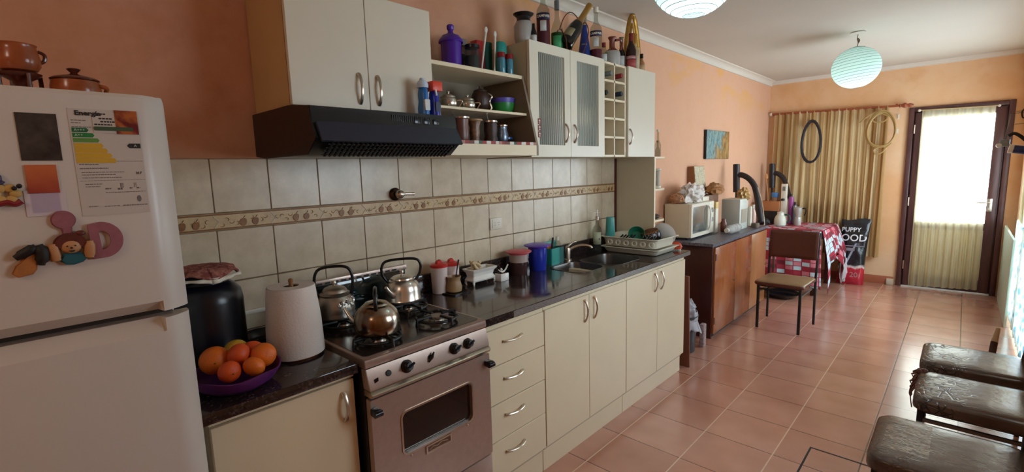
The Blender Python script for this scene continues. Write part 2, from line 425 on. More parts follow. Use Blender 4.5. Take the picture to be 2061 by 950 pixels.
# ---- outer door (door_1): frame, leaf with glass, lower panel, lever, lock plate
d1=bpy.data.objects.new('door_1',None); COL.objects.link(d1); d1.location=(1.925,YF,0); d1['kind']='structure'
def frame(m,x0,x1,z0,z1,w,y0,y1,b=.006,bottom=True):
    m.box(x0,x0+w,y0,y1,z0,z1,b).box(x1-w,x1,y0,y1,z0,z1,b).box(x0+w,x1-w,y0,y1,z1-w,z1,b)
    if bottom: m.box(x0+w,x1-w,y0,y1,z0,z0+w,b)
    return m
m=M(); frame(m,1.492,2.36,0,2.118,.05,YF-.035,YF+.10,bottom=False)
m.box(1.542,1.565,YF+.01,YF+.10,0,2.068,.003).box(2.287,2.31,YF+.01,YF+.10,0,2.068,.003).box(1.565,2.287,YF+.01,YF+.10,2.045,2.068,.003)
m.part('door_frame',DOORW,d1)
leaf=M()
leaf.box(1.558,1.63,YF-.028,YF+.01,.018,2.055,.004).box(2.215,2.294,YF-.028,YF+.01,.018,2.055,.004)
leaf.box(1.63,2.215,YF-.028,YF+.01,1.99,2.055,.004).box(1.63,2.215,YF-.028,YF+.01,.72,.80,.004).box(1.63,2.215,YF-.028,YF+.01,.018,.16,.004)
lf=leaf.part('door_leaf',DOORW,d1)
M().box(1.63,2.215,YF-.016,YF+.0,.16,.72,.002).part('lower_panel',mat('pale_door_panel',(226,216,186),.5),lf)  # panel colour made pale to brighten the curtain hung over it
M().box(1.63,2.215,YF-.008,YF-.004,.80,1.99).part('glass_pane',glassy('door_glass',(245,248,250),.03,.88),lf)
m=M().box(2.222,2.262,YF-.036,YF-.028,.935,1.075,.003).cyl((2.242,YF-.028,1.032),.010,.032,12,R=Matrix.Rotation(PI/2,3,'X'))
m.tube([(2.242,YF-.058,1.032),(2.20,YF-.062,1.034),(2.13,YF-.058,1.032)],.007,8); m.cyl((2.242,YF-.036,.965),.012,.008,12,R=Matrix.Rotation(PI/2,3,'X'))
m.part('handle',CHROME,lf)
m=M()
for z in (1.82,.98,.22): m.cyl((1.552,YF-.04,z),.008,.10,10)
m.part('hinge',CHROME,lf)
struct(M().box(1.545,2.31,YF-.045,YF+.12,0,.014,.004).part('trim_5',mat('daylit_threshold',(236,234,226),.4)))  # daylight gap under the door, put into the threshold's white colour
# ---- window behind the curtain
w1=bpy.data.objects.new('window_1',None); COL.objects.link(w1); w1.location=(.7,YF,.95); w1['kind']='structure'
m=M(); frame(m,.25,1.15,.95,2.05,.05,YF+.03,YF+.10); m.box(.68,.72,YF+.03,YF+.10,1.0,2.0,.003); m.part('window_frame',DOORW,w1)
M().box(.30,1.10,YF+.06,YF+.065,1.0,2.0).part('glass_pane',bpy.data.materials['door_glass'],w1)
m=M()
for k in range(22): m.box(.26,1.14,YF+.115,YF+.125,.96+.05*k,1.0+.05*k,.003)
m.part('outer_shutter',OFFW,w1)
# ---- glazed side door in the right wall
d2=bpy.data.objects.new('door_2',None); COL.objects.link(d2); d2.location=(XR,5.8,0); d2['kind']='structure'
PALEF=mat('cream_painted_frame',(226,214,176),.5)
def frameY(m,y0,y1,z0,z1,w,x0,x1,b=.005):
    return m.box(x0,x1,y0,y0+w,z0,z1,b).box(x0,x1,y1-w,y1,z0,z1,b).box(x0,x1,y0+w,y1-w,z1-w,z1,b).box(x0,x1,y0+w,y1-w,z0,z0+w,b)
m=M(); frameY(m,4.6,6.95,0,2.05,.07,XR-.012,XR+.08); m.part('door_frame',PALEF,d2)
for k,(a_,b_) in enumerate(((4.67,5.77),(5.78,6.88))):
    m=M(); frameY(m,a_,b_,.02,1.98,.08,XR+.01,XR+.05); m.box(XR+.01,XR+.05,a_+.08,b_-.08,.95,1.0,.004); lf=m.part('door_leaf',PALEF,d2)
    M().box(XR+.028,XR+.032,a_+.08,b_-.08,.1,1.9).part('glass_pane',bpy.data.materials['door_glass'],lf)
w3=bpy.data.objects.new('fill_window',None); COL.objects.link(w3); w3.location=(XR,2.3,1.3); w3['kind']='structure'  # window added out of view to light the cabinets, no such opening seen
m=M(); frameY(m,1.7,2.9,1.20,2.05,.05,XR+.02,XR+.08); m.box(XR+.03,XR+.07,2.28,2.32,1.25,2.0,.003); m.part('window_frame',PALEF,w3)
M().box(XR+.05,XR+.054,1.75,2.85,1.25,2.0).part('glass_pane',bpy.data.materials['door_glass'],w3)
def lacef(a):
    s=a.sep(); v=a.vor(16); n=a.noise(9,3); return a.mix(a.rng(a.math('ADD',v,n),.7,1.0),S((150,190,205)),S((238,244,240)))
LACE=cloth('white_lace_cloth',lacef,.5,.12)
def drape(fn_w,x0,x1,z0,z1,y,amp,nf,axis='X',seed=0,nu=160,nv=24,flare=0.,dirn=1):
    def F(u,v):
        x=x0+(x1-x0)*u; z=z1+(z0-z1)*v
        k=amp*(.55+.45*v)*(math.sin(u*nf*2*PI+seed)+.5*math.sin(u*nf*1.7*2*PI+seed*2+v*1.2)+.25*math.sin(u*nf*4.3*2*PI+1.3))/1.4
        xx=x+flare*(u-.5)*v
        return (xx,y+k,z) if axis=='X' else (y+k,xx,z)
    return M().grid(F,nu,nv)
o=drape(None,4.75,6.6,.06,.93,XR-.04,.014,22,'Y',3,220,10).part('side_door_curtain',LACE,thick=.002)
tag(o,'white lace half curtain on the glazed door in the right-hand wall','curtain')
# ================================================================ BASE UNITS
UX=.575; WT=.918; WB=.885
def door(parent,y0,y1,z0,z1,x=UX,t=.018,mt=CREAM,name='door'):
    return M().box(x-t,x,y0+.0015,y1-.0015,z0,z1,.0015,1).part(name,mt,parent)
# worktop left of the cooker
cu=thing('base_cabinet','cream one-door base cabinet between the refrigerator and the cooker','kitchen cabinet',(.3,.52,0))
M().box(.02,UX-.02,.315,.742,.09,WB-.001).part('body',mat('cabinet_carcass',(186,172,146),.6),cu)
CARC=bpy.data.materials['cabinet_carcass']
M().box(.05,.535,.32,.74,0,.1).part('plinth',CREAM,cu)
M().box(UX-.018,UX-.002,.316,.742,.868,WB-.002,.001,1).part('top_rail',CREAM,cu)
dd=door(cu,.318,.741,.13,.862); bow(dd,(UX+.002,.70,.728),(UX+.002,.70,.828))
tag(M().box(.002,.60,.295,.746,WB,WT,.004).part('worktop',GRANITE),'brown-black granite worktop slab under the fruit bowl and paper roll','worktop')
# long run
cab=thing('drawer_cabinet','cream base cabinet with four drawers right beside the cooker','kitchen cabinet',(.3,1.53,0),group=None)
M().box(.02,UX-.02,1.318,1.74,.12,WB-.001).part('body',CARC,cab)
M().box(.05,.548,1.318,1.742,0,.138,.001,1).part('plinth',CREAM,cab)
M().box(UX-.03,UX-.012,1.318,1.742,.845,WB-.002).part('top_rail',CREAM,cab)
for z0,z1,zh in ((.684,.850,.785),(.508,.680,.612),(.333,.504,.440),(.145,.329,.262)):
    dr=door(cab,1.322,1.741,z0,z1,name='drawer'); bow(dr,(UX+.002,1.452,zh),(UX+.002,1.577,zh),.026)
def twodoor(nm,lab,y0,ym,y1):
    c=thing('base_cabinet',lab,'kitchen cabinet',(.3,ym,0))
    M().box(.02,UX-.02,y0+.002,y1-.002,.12,WB-.20).part('body',CARC,c)
    M().box(.05,.548,y0+.001,y1-.001,0,.138,.001,1).part('plinth',CREAM,c)
    M().box(UX-.03,UX-.012,y0,y1,.845,WB-.002).part('top_rail',CREAM,c)
    M().box(.02,UX-.02,y0+.002,y0+.018,WB-.199,WB-.002).part('side_panel',CREAM,c); M().box(.02,UX-.02,y1-.018,y1-.002,WB-.199,WB-.002).part('side_panel',CREAM,c)
    for a_,b_,h_ in ((y0,ym,ym-.045),(ym,y1,ym+.045)):
        d=door(c,a_,b_,.145,.855); bow(d,(UX+.002,h_,.712),(UX+.002,h_,.836))
    return c
twodoor('a','cream two-door base cabinet between the drawers and the sink cabinet',1.745,2.128,2.525)
twodoor('b','cream two-door base cabinet at the far end, under the sink and dish rack',2.528,2.935,3.365)
# long granite worktop with two sink cut-outs
SK=[(2.29,2.575,.15,.415),(2.60,2.96,.15,.46)]
def worktop():
    ys=[1.316,SK[0][0],SK[0][1],SK[1][0],SK[1][1],3.39]; m=M()
    m.box(.002,.60,ys[0],ys[1],WB,WT); m.box(.002,.60,ys[2],ys[3],WB,WT); m.box(.002,.60,ys[4],ys[5],WB,WT)
    for (a_,b_,x0,x1) in SK: m.box(.002,x0,a_,b_,WB,WT).box(x1,.60,a_,b_,WB,WT)
    # rounded inner corners
    for (a_,b_,x0,x1) in SK:
        r=.07
        for cx,cy,sx,sy in ((x0,a_,1,1),(x0,b_,1,-1),(x1,a_,-1,1),(x1,b_,-1,-1)):
            P=[(cx,cy)]+[(cx+sx*(r-r*math.cos(t*PI/16)),cy+sy*(r-r*math.sin(t*PI/16))) for t in range(9)]
            m.prism(P,'Z',WB,WT)
    bmesh.ops.remove_doubles(m.bm,verts=m.bm.verts[:],dist=1e-5)
    return m
wt=worktop().part('worktop',GRANITE); tag(wt,'long brown-black granite worktop with a double sink, right of the cooker','worktop')
M().box(.003,.022,1.318,3.335,WT,WT+.095,.003).part('upstand',GRANITE,wt)
M().box(.598,.6025,1.5,3.388,WB+.002,WT-.003,.001,1).part('polished_front_edge',mat('grey_granite_edge',(120,112,108),.2,var=.3,vs=200),wt)
for (a_,b_,x0,x1) in SK:
    def ringp(r,z,g): return [(x,y,z) for x,y in rr(x0+g,x1-g,a_+g,b_-g,r,6)]
    L=[ringp(.074,WT+.001,-.006),ringp(.07,WT+.001,.004),ringp(.065,WT-.02,.008),ringp(.05,WT-.15,.02),ringp(.03,WT-.165,.06)]
    V=[p for l_ in L for p in l_]; n_=len(L[0]); F=[(j*n_+i,j*n_+(i+1)%n_,(j+1)*n_+(i+1)%n_,(j+1)*n_+i) for j in range(4) for i in range(n_)]+[tuple(4*n_+i for i in range(n_))]
    s_=M().add(V,F).part('sink_bowl',mat('sink_steel',(104,100,96),.3,.9),wt,thick=.0015)
    M().cyl(((x0+x1)/2,(a_+b_)/2,WT-.1645),.03,.004,20,b=.001).part('drain',CHROME,s_)
# ================================================================ REFRIGERATOR
fr=thing('refrigerator','white two-door refrigerator covered in magnets beside the worktop','refrigerator',(.38,-.05,0))
M().box(.05,.635,-.36,.262,.02,1.705,.006).part('body',WHITEG,fr)
M().box(.635,.655,-.35,.255,.03,1.70).part('door_gasket',mat('gasket_dark',(60,48,38),.7),fr)
def fprof(front=.72,g=0.):
    P=[(.655,-.36),(front,-.36),(front,.222),(.7185,.228)]
    for i in range(1,9):
        t=i/8; P.append((.7185-.028*t**1.6,.228+.048*t))
    P+=[(.683,.281),(.672,.283),(.655,.283)]
    return P
def fdoor(levels):
    V=[];P0=fprof(); n=len(P0)
    for z,front,shr in levels:
        for i,(x,y) in enumerate(fprof(front)):
            if 0<i<3: x=front
            V.append((x-shr if i in range(3,11) else x,y-shr*.5 if i>8 else y,z))
    k=len(levels); F=[tuple(range(n))[::-1],tuple((k-1)*n+i for i in range(n))]+[(j*n+i,j*n+(i+1)%n,(j+1)*n+(i+1)%n,(j+1)*n+i) for j in range(k-1) for i in range(n)]
    return M().add(V,F)
up=fdoor([(1.242,.688,.0),(1.266,.72,0),(1.700,.72,0),(1.708,.719,.002),(1.716,.712,.006)]).part('freezer_door',WHITEG,fr,sharp=25)
lo=fdoor([(.05,.72,0),(1.196,.72,0),(1.226,.688,0)]).part('fresh_food_door',WHITEG,fr,sharp=25)
M().box(.10,.16,-.3,-.25,0,.03).box(.10,.16,.18,.23,0,.03).box(.56,.62,-.3,-.25,0,.03).box(.56,.62,.18,.23,0,.03).part('feet',BLKP,fr)
M().box(.04,.70,-.34,.255,1.7055,1.714,.003).part('top_cover',WHITEG,fr)
# ---- papers and magnets on the freezer door
def plate(name,lab,cat,poly,x0,x1,mt,b=.0004,group=None):
    o=M().prism(poly,'X',x0,x1,b,1).part(name,mt); return tag(o,lab,cat,group)
XD=.7202
def quad(y0,y1,z0,z1,sk=0.): return [(y0,z0),(y1,z0),(y1+sk,z1),(y0+sk,z1)]
a=NT('dark_photo_print'); n=a.noise(28,4,.6); a.set(col=a.ramp(n,[(.3,S((36,30,34))),(.55,S((62,58,56))),(.75,S((84,74,78)))]),rough=.35)
plate('photo_print','dark creased photo print stuck at the top of the freezer door','photo',quad(.040,.097,1.578,1.667),XD,XD+.0015,a.m)
a=NT('orange_red_card'); s=a.sep(); a.set(col=a.mix(a.rng(a.math('ADD',s[2],a.math('MULTIPLY',a.noise(40,3),.02)),-.02,.03),S((150,52,40)),S((196,104,60))),rough=.5)
o=plate('magnet_card','orange and red card magnet under the dark photo print','fridge magnet',quad(-.022,.022,-.027,.027),0,.003,a.m); o.location=(XD,.064,1.543)
a=NT('lilac_card'); s=a.sep(); 
e=a.math('MULTIPLY',a.rng(a.math('ABSOLUTE',s[1]),.019,.022,1,0),a.rng(a.math('ABSOLUTE',s[2]),.017,.020,1,0))
a.set(col=a.mix(e,S((206,198,206)),a.mix(a.noise(60,3),S((172,164,196)),S((186,170,186)))),rough=.5)
o=plate('memo_card','lilac card with a white border under the orange card magnet','card',quad(-.029,.029,-.025,.025),0,.0012,a.m); o.location=(XD-.0001,.064,1.497)
# energy label
en=thing('energy_label','tall efficiency label with green and yellow bars on the freezer door','label',(XD,.168,1.58))
M().prism(quad(.114,.225,1.466,1.680),'X',XD,XD+.0006).part('sheet',mat('label_grey',(196,190,184),.5),en)
TXT=mat('dark_print',(40,36,36),.6); TXG=mat('grey_print',(120,114,110),.6)
m=M(); addtext(m,'Energ\u00eda',.0125,(XD+.0012,.144,1.671),FX,1.1,.0004); m.part('title_lettering',TXT,en); m=M(); addtext(m,'317',.007,(XD+.0012,.214,1.551),FX); m.part('number_lettering',TXT,en)
m=M(); rr_=random.Random(5)
for z,y0,y1,h in ((1.657,.117,.140,.0016),(1.652,.117,.132,.0016),(1.644,.117,.146,.0018),(1.570,.12,.150,.002),(1.562,.12,.165,.0022),(1.554,.122,.190,.0016),(1.549,.122,.175,.0016),(1.543,.122,.185,.0016),(1.530,.125,.152,.0016),(1.525,.125,.148,.0016),(1.520,.155,.165,.003),(1.519,.175,.183,.004),(1.520,.195,.200,.003),(1.520,.207,.213,.003),(1.512,.155,.222,.0014),(1.485,.125,.140,.0016),(1.484,.150,.175,.0016),(1.484,.180,.222,.0022),(1.576,.118,.224,.0008),(1.537,.118,.224,.0008)):
    y=y0
    while y<y1:
        w=min(rr_.uniform(.002,.006),y1-y); m.prism(quad(y,y+w,z-h/2,z+h/2),'X',XD+.0006,XD+.001); y+=w+.0008
for y in (.180,.182,.184,.203,.206): m.prism(quad(y,y+.001,1.521,1.531),'X',XD+.0006,XD+.001)
m.prism(arc(.209,1.497,.004,0,330,10,.007),'X',XD+.0006,XD+.001); m.part('fine_print',TXG,en)
def bar(y0,y1,z0,z1): return [(y0,z0),(y1-.003,z0),(y1,(z0+z1)/2),(y1-.003,z1),(y0,z1)]
for (y1,z,c,nm) in ((.142,1.638,(26,104,62),'a'),(.150,1.628,(34,128,62),'b'),(.157,1.618,(96,146,66),'c')):
    M().prism(bar(.1165,y1,z-.0042,z+.0042),'X',XD+.0006,XD+.0012).part('green_bar',mat('bar_'+nm,c,.5),en)
m=M()
for k in range(4): m.prism(bar(.117,.162+.006*k,1.6075-.010*k-.0048,1.6075-.010*k+.0048),'X',XD+.0006,XD+.0012)
m.part('yellow_bars',mat('bar_yellow',(206,166,48),.5),en)
m=M(); addtext(m,'A+++',.007,(XD+.0018,.128,1.638),FX); addtext(m,'A++',.007,(XD+.0018,.126,1.628),FX)
m.part('bar_lettering',mat('pale_print',(200,220,200),.6),en)
M().prism([(.200,1.608),(.204,1.603),(.223,1.603),(.223,1.613),(.204,1.613)],'X',XD+.0006,XD+.0012).part('class_arrow',TXT,en)
m=M(); addtext(m,'A',.007,(XD+.0018,.214,1.608),FX); m.part('class_letter',bpy.data.materials['pale_print'],en)
st=thing('delivery_sticker','food delivery magnet with a dark red picture over the efficiency label','fridge magnet',(XD,.19,1.66))
M().prism(quad(.150,.186,1.633,1.674),'X',XD+.0008,XD+.0016).part('sheet',bpy.data.materials['label_grey'],st)
a=NT('burger_picture'); s=a.sep(); a.set(col=a.mix(a.rng(a.noise(45,3),.4,.62),S((104,22,26)),S((176,96,44))),rough=.4)
M().prism(quad(.186,.223,1.632,1.680),'X',XD+.0008,XD+.0024).part('picture',a.m,st)
M().prism(rr(.150,.214,1.638,1.646,.003),'X',XD+.0024,XD+.003).part('green_strip',mat('strip_green',(60,84,56),.5),st)
m=M()
for z,y0,y1 in ((1.671,.158,.168),(1.668,.152,.160),(1.662,.160,.180),(1.656,.162,.182),(1.650,.152,.180)):
    y=y0
    while y<y1: w=rr_.uniform(.002,.005); m.prism(quad(y,y+w,z-.0014,z+.0014),'X',XD+.0016,XD+.002); y+=w+.001
m.part('lettering',TXT,st)
# clay doll with letters
PINK=mat('dusty_pink_clay',(150,92,104),.55,var=.12,vs=60); SKIN=mat('clay_skin',(190,140,96),.55)
dl=thing('clay_doll_magnet','clay figure magnet with brown-red hair and a teal shirt between pink letters','fridge magnet',(XD,.09,1.41))
m=M(); m.prism(arc(.084,1.462,.0185,0,360,24)[:-1],'X',XD,XD+.007,.002); m.prism([(.078,1.45),(.096,1.45),(.094,1.43),(.080,1.43)],'X',XD,XD+.006,.002); m.part('round_letter',PINK,dl)
m=M(); 
out=[(.118,1.449),(.120,1.378)]+arc(.138,1.416,.034,-80,90,16,.037)
inn=[(.134,1.434),(.136,1.396)]+arc(.138,1.416,.0135,-80,90,16,.019)
m.ring(out,inn,'X',XD,XD+.008); m.part('letter_d',PINK,dl)
m=M(); m.sphere((XD+.008,.089,1.409),.016,20,(.6,1,.85)); m.part('face',SKIN,dl)
m=M()
P=arc(.0885,1.415,.025,-8,188,18,.021); P+=[(.066,1.405),(.071,1.402),(.074,1.412),(.088,1.419),(.102,1.412),(.106,1.404)]
m.prism(P,'X',XD,XD+.013,.003); m.sphere((XD+.008,.106,1.434),.008,12,(.6,1,.7)); m.part('hair',mat('brown_red_hair_clay',(94,38,30),.5,var=.2,vs=80),dl)
m=M(); m.prism([(.069,1.383),(.077,1.396),(.102,1.396),(.112,1.384),(.104,1.376),(.090,1.372),(.078,1.374)],'X',XD,XD+.011,.003); m.part('shirt',mat('teal_clay',(30,92,104),.5),dl)
for s0,y in ((-1,.063),(1,.116)):
    m=M(); m.tube(smoothpath([(XD+.006,y-s0*.002,1.384),(XD+.007,y,1.400),(XD+.007,y+s0*.001,1.417)],4),[.0085]*2+[.010]*5+[.0075]*2,10,flat=.8); m.part('raised_arm',SKIN,dl)
m=M(); m.sphere((XD+.018,.083,1.411),.0015,8); m.sphere((XD+.018,.095,1.411),.0015,8); m.prism(arc(.089,1.402,.0045,180,360,8,.003),'X',XD+.014,XD+.0178); m.sphere((XD+.0175,.089,1.407),.002,8); m.part('face_features',BLKM,dl)
pg=thing('bird_magnet','black and orange clay magnet shaped like a beaked bird below the cards','fridge magnet',(XD,.03,1.39))
m=M(); m.tube(smoothpath([(XD+.007,.010,1.397),(XD+.009,.028,1.408),(XD+.010,.040,1.416)],4),[.006]*2+[.009]*5+[.006]*2,10); m.tube(smoothpath([(XD+.009,.043,1.418),(XD+.009,.047,1.400),(XD+.007,.042,1.380)],4),[.007]*2+[.011]*5+[.007]*2,10); m.part('wings',BLKM,pg)
m=M(); m.prism([(.037,1.410),(.041,1.405),(.037,1.372),(.030,1.363),(.010,1.360),(.002,1.368),(.008,1.382)],'X',XD,XD+.010,.002); m.part('belly',mat('orange_brown_clay',(176,112,56),.6,var=.2,vs=50),pg)
m=M().sphere((XD+.010,.039,1.413),.004,10); m.part('eye',CERW,pg)
ml=thing('flower_magnet','yellow and purple clay flower magnet at the door edge of the freezer','fridge magnet',(XD,.012,1.52))
m=M()
for k in range(6):
    a_=k*PI/3; m.sphere((XD+.005,.012+.013*math.cos(a_),1.517+.012*math.sin(a_)),.0085,12,(.5,1,.9))
m.part('petals',mat('yellow_clay',(196,160,90),.55),ml)
M().sphere((XD+.006,-.001,1.547),.012,14,(.5,1,1)).tube([(XD+.005,.006,1.535),(XD+.005,.012,1.541)],.003,8).part('purple_ball',mat('purple_clay',(70,60,96),.5),ml)
M().sphere((XD+.009,.031,1.531),.0045,10).sphere((XD+.009,.024,1.527),.004,10).part('black_bead',BLKM,ml)
M().tube(smoothpath([(XD+.005,-.004,1.498),(XD+.006,.012,1.502),(XD+.005,.022,1.498),(XD+.005,.031,1.503)],5),.0055,8).part('red_band',mat('red_clay',(130,30,36),.5),ml)
# ---- clay pots on the fridge
ZT=1.716
bx_,by_=.535,.064
bz=thing('clay_brazier','dark glazed clay warming stand with curved legs on the refrigerator','pot stand',(bx_,by_,ZT))
M().lathe([(.030,0),(.031,.004),(.022,.008),(.013,.016),(.010,.024),(.014,.033),(.026,.041),(.034,.046),(.036,.050),(.032,.052)],(bx_,by_,ZT),32).part('body',CLAYD,bz)
for a_ in (20,110,200,290):
    a_=math.radians(a_); M().tube([(bx_+.034*math.cos(a_),by_+.034*math.sin(a_),ZT+.002+.046*t/6) for t in range(7)],.004,8).part('leg',CLAYD,bz)
jr=thing('clay_pot','round glazed terracotta pot sitting on the dark clay stand','pot',(bx_,by_,ZT+.053))
M().lathe([(.020,0),(.030,.003),(.036,.013),(.037,.026),(.034,.042),(.032,.052),(.034,.056),(.031,.057),(.029,.050),(.029,.016),(.014,.007),(0,.007)],(bx_,by_,ZT+.0535),36).part('body',CLAY,jr)
M().tube(smoothpath([(bx_,by_+.033,ZT+.100),(bx_,by_+.043,ZT+.094),(bx_,by_+.042,ZT+.082),(bx_,by_+.035,ZT+.076)],5),.0035,8).part('handle',CLAYD,jr)
c_=(.53,.152,ZT)
cs=thing('clay_casserole','low glazed terracotta casserole with a lid on the refrigerator','casserole',c_)
M().lathe([(.030,0),(.040,.002),(.044,.014),(.0445,.030),(.042,.044),(.038,.046)],c_,36).part('pot_body',CLAY,cs)
M().lathe([(.043,.0455),(.044,.048),(.038,.052),(.020,.057),(.009,.060),(.006,.063),(.010,.067),(.013,.071),(.009,.073),(0,.074)],c_,36).part('lid',CLAYD,cs)
M().tube(smoothpath([(.545,.190,ZT+.036),(.55,.203,ZT+.032),(.535,.203,ZT+.024)],4),.0045,8).part('handle',CLAY,cs)
# ================================================================ COOKER
ck=thing('cooker','stainless gas cooker with black knobs and a windowed oven door','cooker',(.34,1.03,0))
Y0,Y1=.757,1.310
M().box(.06,.60,Y0+.004,Y1-.004,.06,.90,.003).part('body',mat('cooker_dark_sides',(26,22,22),.4),ck)
M().box(.08,.58,Y0+.02,Y1-.02,.0,.06).part('plinth',BLKM,ck)
m=M(); m.prism([(.055,.902),(.055,.930),(.612,.930),(.622,.926),(.625,.905),(.622,.899),(.60,.899)],'Y',Y0,Y1,.002); m.part('hob_rim',STEEL,ck)
HOB=mat('brown_enamel_hob',(58,48,44),.16,.3,var=.1,vs=6)
M().prism(rr(.075,.60,Y0+.014,Y1-.014,.02,5),'Z',.9302,.932).part('hob_plate',HOB,ck)
# sloping control panel
m=M(); m.prism([(.59,.895),(.622,.895),(.640,.832),(.640,.824),(.60,.824)],'Y',Y0+.003,Y1-.003,.0015); m.part('control_panel',STEEL,ck)
m=M(); m.prism([(.60,.800),(.644,.800),(.652,.812),(.640,.822),(.60,.822)],'Y',Y0+.003,Y1-.003,.002); m.part('panel_trim',CHROME,ck)
nrm=Vector((.063,0,.018)).normalized(); RK=Vector((0,0,1)).rotation_difference(nrm).to_matrix()
def pan_pt(y,z): return (.622+(.895-z)*.018/.063,y,z)
for y,r,h in ((.912,.020,.026),(1.128,.019,.026),(1.197,.018,.026)):
    kb=M().lathe([(r+.003,0),(r+.003,.004),(r*.8,.007),(r*.75,h-.003),(r*.65,h),(0,h)],pan_pt(y,.862),24,R=RK)
    c_=Vector(pan_pt(y,.862))+nrm*(h-.012)
    kb=kb.part('knob',BLKP,ck)
    p=Vector(pan_pt(y,.862)); m=M(); m.tube([p+nrm*(h-.004)+Vector((0,-r*.9,-.006)),p+nrm*(h+.002),p+nrm*(h-.004)+Vector((0,r*.9,.006))],.005,6); m.part('grip',BLKP,kb)
p=Vector(pan_pt(1.015,.862)); m=M().lathe([(.010,0),(.010,.004),(0,.004)],p,16,R=RK); m.tube([p+nrm*.006+Vector((0,-.012,-.014)),p+nrm*.010,p+nrm*.006+Vector((0,.014,.016))],[.004,.007,.003],8); m.part('igniter_lever',BLKP,ck)
M().lathe([(.011,0),(.010,.004),(0,.005)],pan_pt(.838,.862),18,R=RK).part('indicator_hole',BLKM,ck)
M().prism([(.782,.846),(.796,.850),(.796,.862),(.782,.858)],'X',.634,.637).part('light_switch',BLKP,ck)
# oven door
od=M(); 
od.ring(rr(Y0+.003,Y1-.003,.352,.792,.006,5),rr(.875,1.202,.545,.702,.022,5),'X',.61,.638)
odr=od.part('oven_door',STEEL,ck,sharp=30)
M().prism(rr(.872,1.205,.542,.705,.022,5),'X',.612,.626).part('oven_window',mat('dark_oven_glass',(18,12,12),.08,coat=.5),odr)
M().ring(rr(.869,1.208,.539,.708,.026,5),rr(.876,1.201,.546,.701,.021,5),'X',.637,.6415).part('window_trim',CHROME,odr)
M().sphere((.640,.905,.532),.004,10).sphere((.640,1.172,.532),.004,10).part('screw',CHROME,odr)
m=M(); m.ring(rr(.968,1.088,.503,.537,.002,2),rr(.975,1.081,.509,.531,.001,2),'X',.636,.643); m.part('badge_frame',CHROME,odr)
m=M(); m.box(.637,.6405,.975,1.081,.509,.531); m.part('badge_plate',mat('badge_brown',(110,80,66),.35,.6),odr)
m=M(); m.tube([(.641,.985,.516),(.641,1.0,.524),(.641,1.02,.518),(.641,1.04,.525),(.641,1.07,.518)],.0018,6); m.part('badge_script',mat('badge_silver',(180,160,140),.3,.8),odr)
for y in (.769,1.290):
    m=M(); m.box(.637,.672,y-.014,y+.014,.742,.768,.006); m.cyl((.664,y-.012,.752),.011,.028,14,R=Matrix.Rotation(-PI/2,3,'X')); m.part('handle_bracket',BLKP,odr)
M().box(.61,.636,Y0+.003,Y1-.003,.075,.345,.004).part('storage_drawer',STEEL,ck)
# raised glass lid at the back
ld=M().box(.088,.096,Y0+.02,Y1-.02,.945,1.080,.002).part('glass_lid',mat('dark_lid_glass',(30,44,44),.06,coat=.6),ck)
m=M(); m.box(.082,.102,Y0+.015,Y1-.015,1.080,1.104,.004); m.part('lid_rail',STEEL,ld)
m=M()
for k in range(12): m.box(.1015,.1035,Y0+.06+.036*k,Y0+.084+.036*k,1.084,1.092,.0005,1)
m.part('rail_slots',BLKM,ld)
M().cyl((.092,Y0+.05,.93),.009,.03,12).cyl((.092,Y1-.05,.93),.009,.03,12).part('lid_hinge',CHROME,ld)
def burner(x,y,R_,cap):
    b=thing_part=M().lathe([(R_*1.25,.9318),(R_*1.22,.935),(R_*.75,.934),(R_*.70,.942),(R_*.66,.944)],(x,y,0),32).part('burner_ring',ALU2,ck)
    M().lathe([(R_*.66,.9435),(R_*.68,.951),(R_*.6,.956),(0,.957)],(x,y,0),28).part('burner_cap',cap,b)
    m=M(); w=.088
    zt=.958
    m.tube([(x+.082*math.cos(t*PI/12),y+.082*math.sin(t*PI/12),.949) for t in range(24)],.006,8,closed=True)
    for k in range(4):
        a_=PI/4*0+k*PI/2; c,s_=math.cos(a_),math.sin(a_)
        m.tube([(x+c*.098,y+s_*.098,.934),(x+c*.096,y+s_*.096,zt),(x+c*.028,y+s_*.028,zt)],.006,6)
    for k in range(4):
        a_=PI/4+k*PI/2; c,s_=math.cos(a_),math.sin(a_)
        m.tube([(x+c*.084,y+s_*.084,.951),(x+c*.05,y+s_*.05,zt-.001)],.005,6)
    m.part('pan_support',CAST,ck)
burner(.500,.885,.040,BLK); burner(.480,1.168,.044,mat('burner_cap_steel',(150,140,130),.35,.8)); burner(.250,1.190,.034,BLK); burner(.235,.892,.036,BLK)
M().tube([(.36,1.11,.935),(.37,1.11,.965),(.375,1.13,.972)],.004,6).part('thermocouple',CHROME,ck)
# ================================================================ KETTLES
def kettle(lab,x,y,z,prof,lid,mt,handle_pts,spout_pts,spr,hr=.006,knob=None,extra=None,hm=BLK):
    k=thing('kettle',lab,'kettle',(x,y,z),group='kettles on the cooker')
    M().lathe(prof,(x,y,z),40).part('body',mt,k)
    l_=M().lathe(lid,(x,y,z),32).part('lid',mt,k)
    kn=knob or (.010,.018); zt=lid[-1][1]
    M().lathe([(kn[0]*.5,zt-.001),(kn[0]*.5,zt+.004),(kn[0],zt+.009),(kn[0]*.9,zt+kn[1]),(0,zt+kn[1]+.002)],(x,y,z),16).part('knob',(BLKP if extra=='blk' else SILVER),l_)
    M().tube(smoothpath([(x+a,y+b,z+c) for a,b,c in handle_pts],6),hr,10).part('handle',hm,k)
    sp=smoothpath([(x+a,y+b,z+c) for a,b,c in spout_pts],5); n_=len(sp)
    M().tube(sp,[spr[0]+(spr[1]-spr[0])*i/(n_-1) for i in range(n_)],12).part('spout',mt,k)
    return k
ZK=.9645
u=Vector((.43,.90,0)).normalized()   # plane of the arched handles
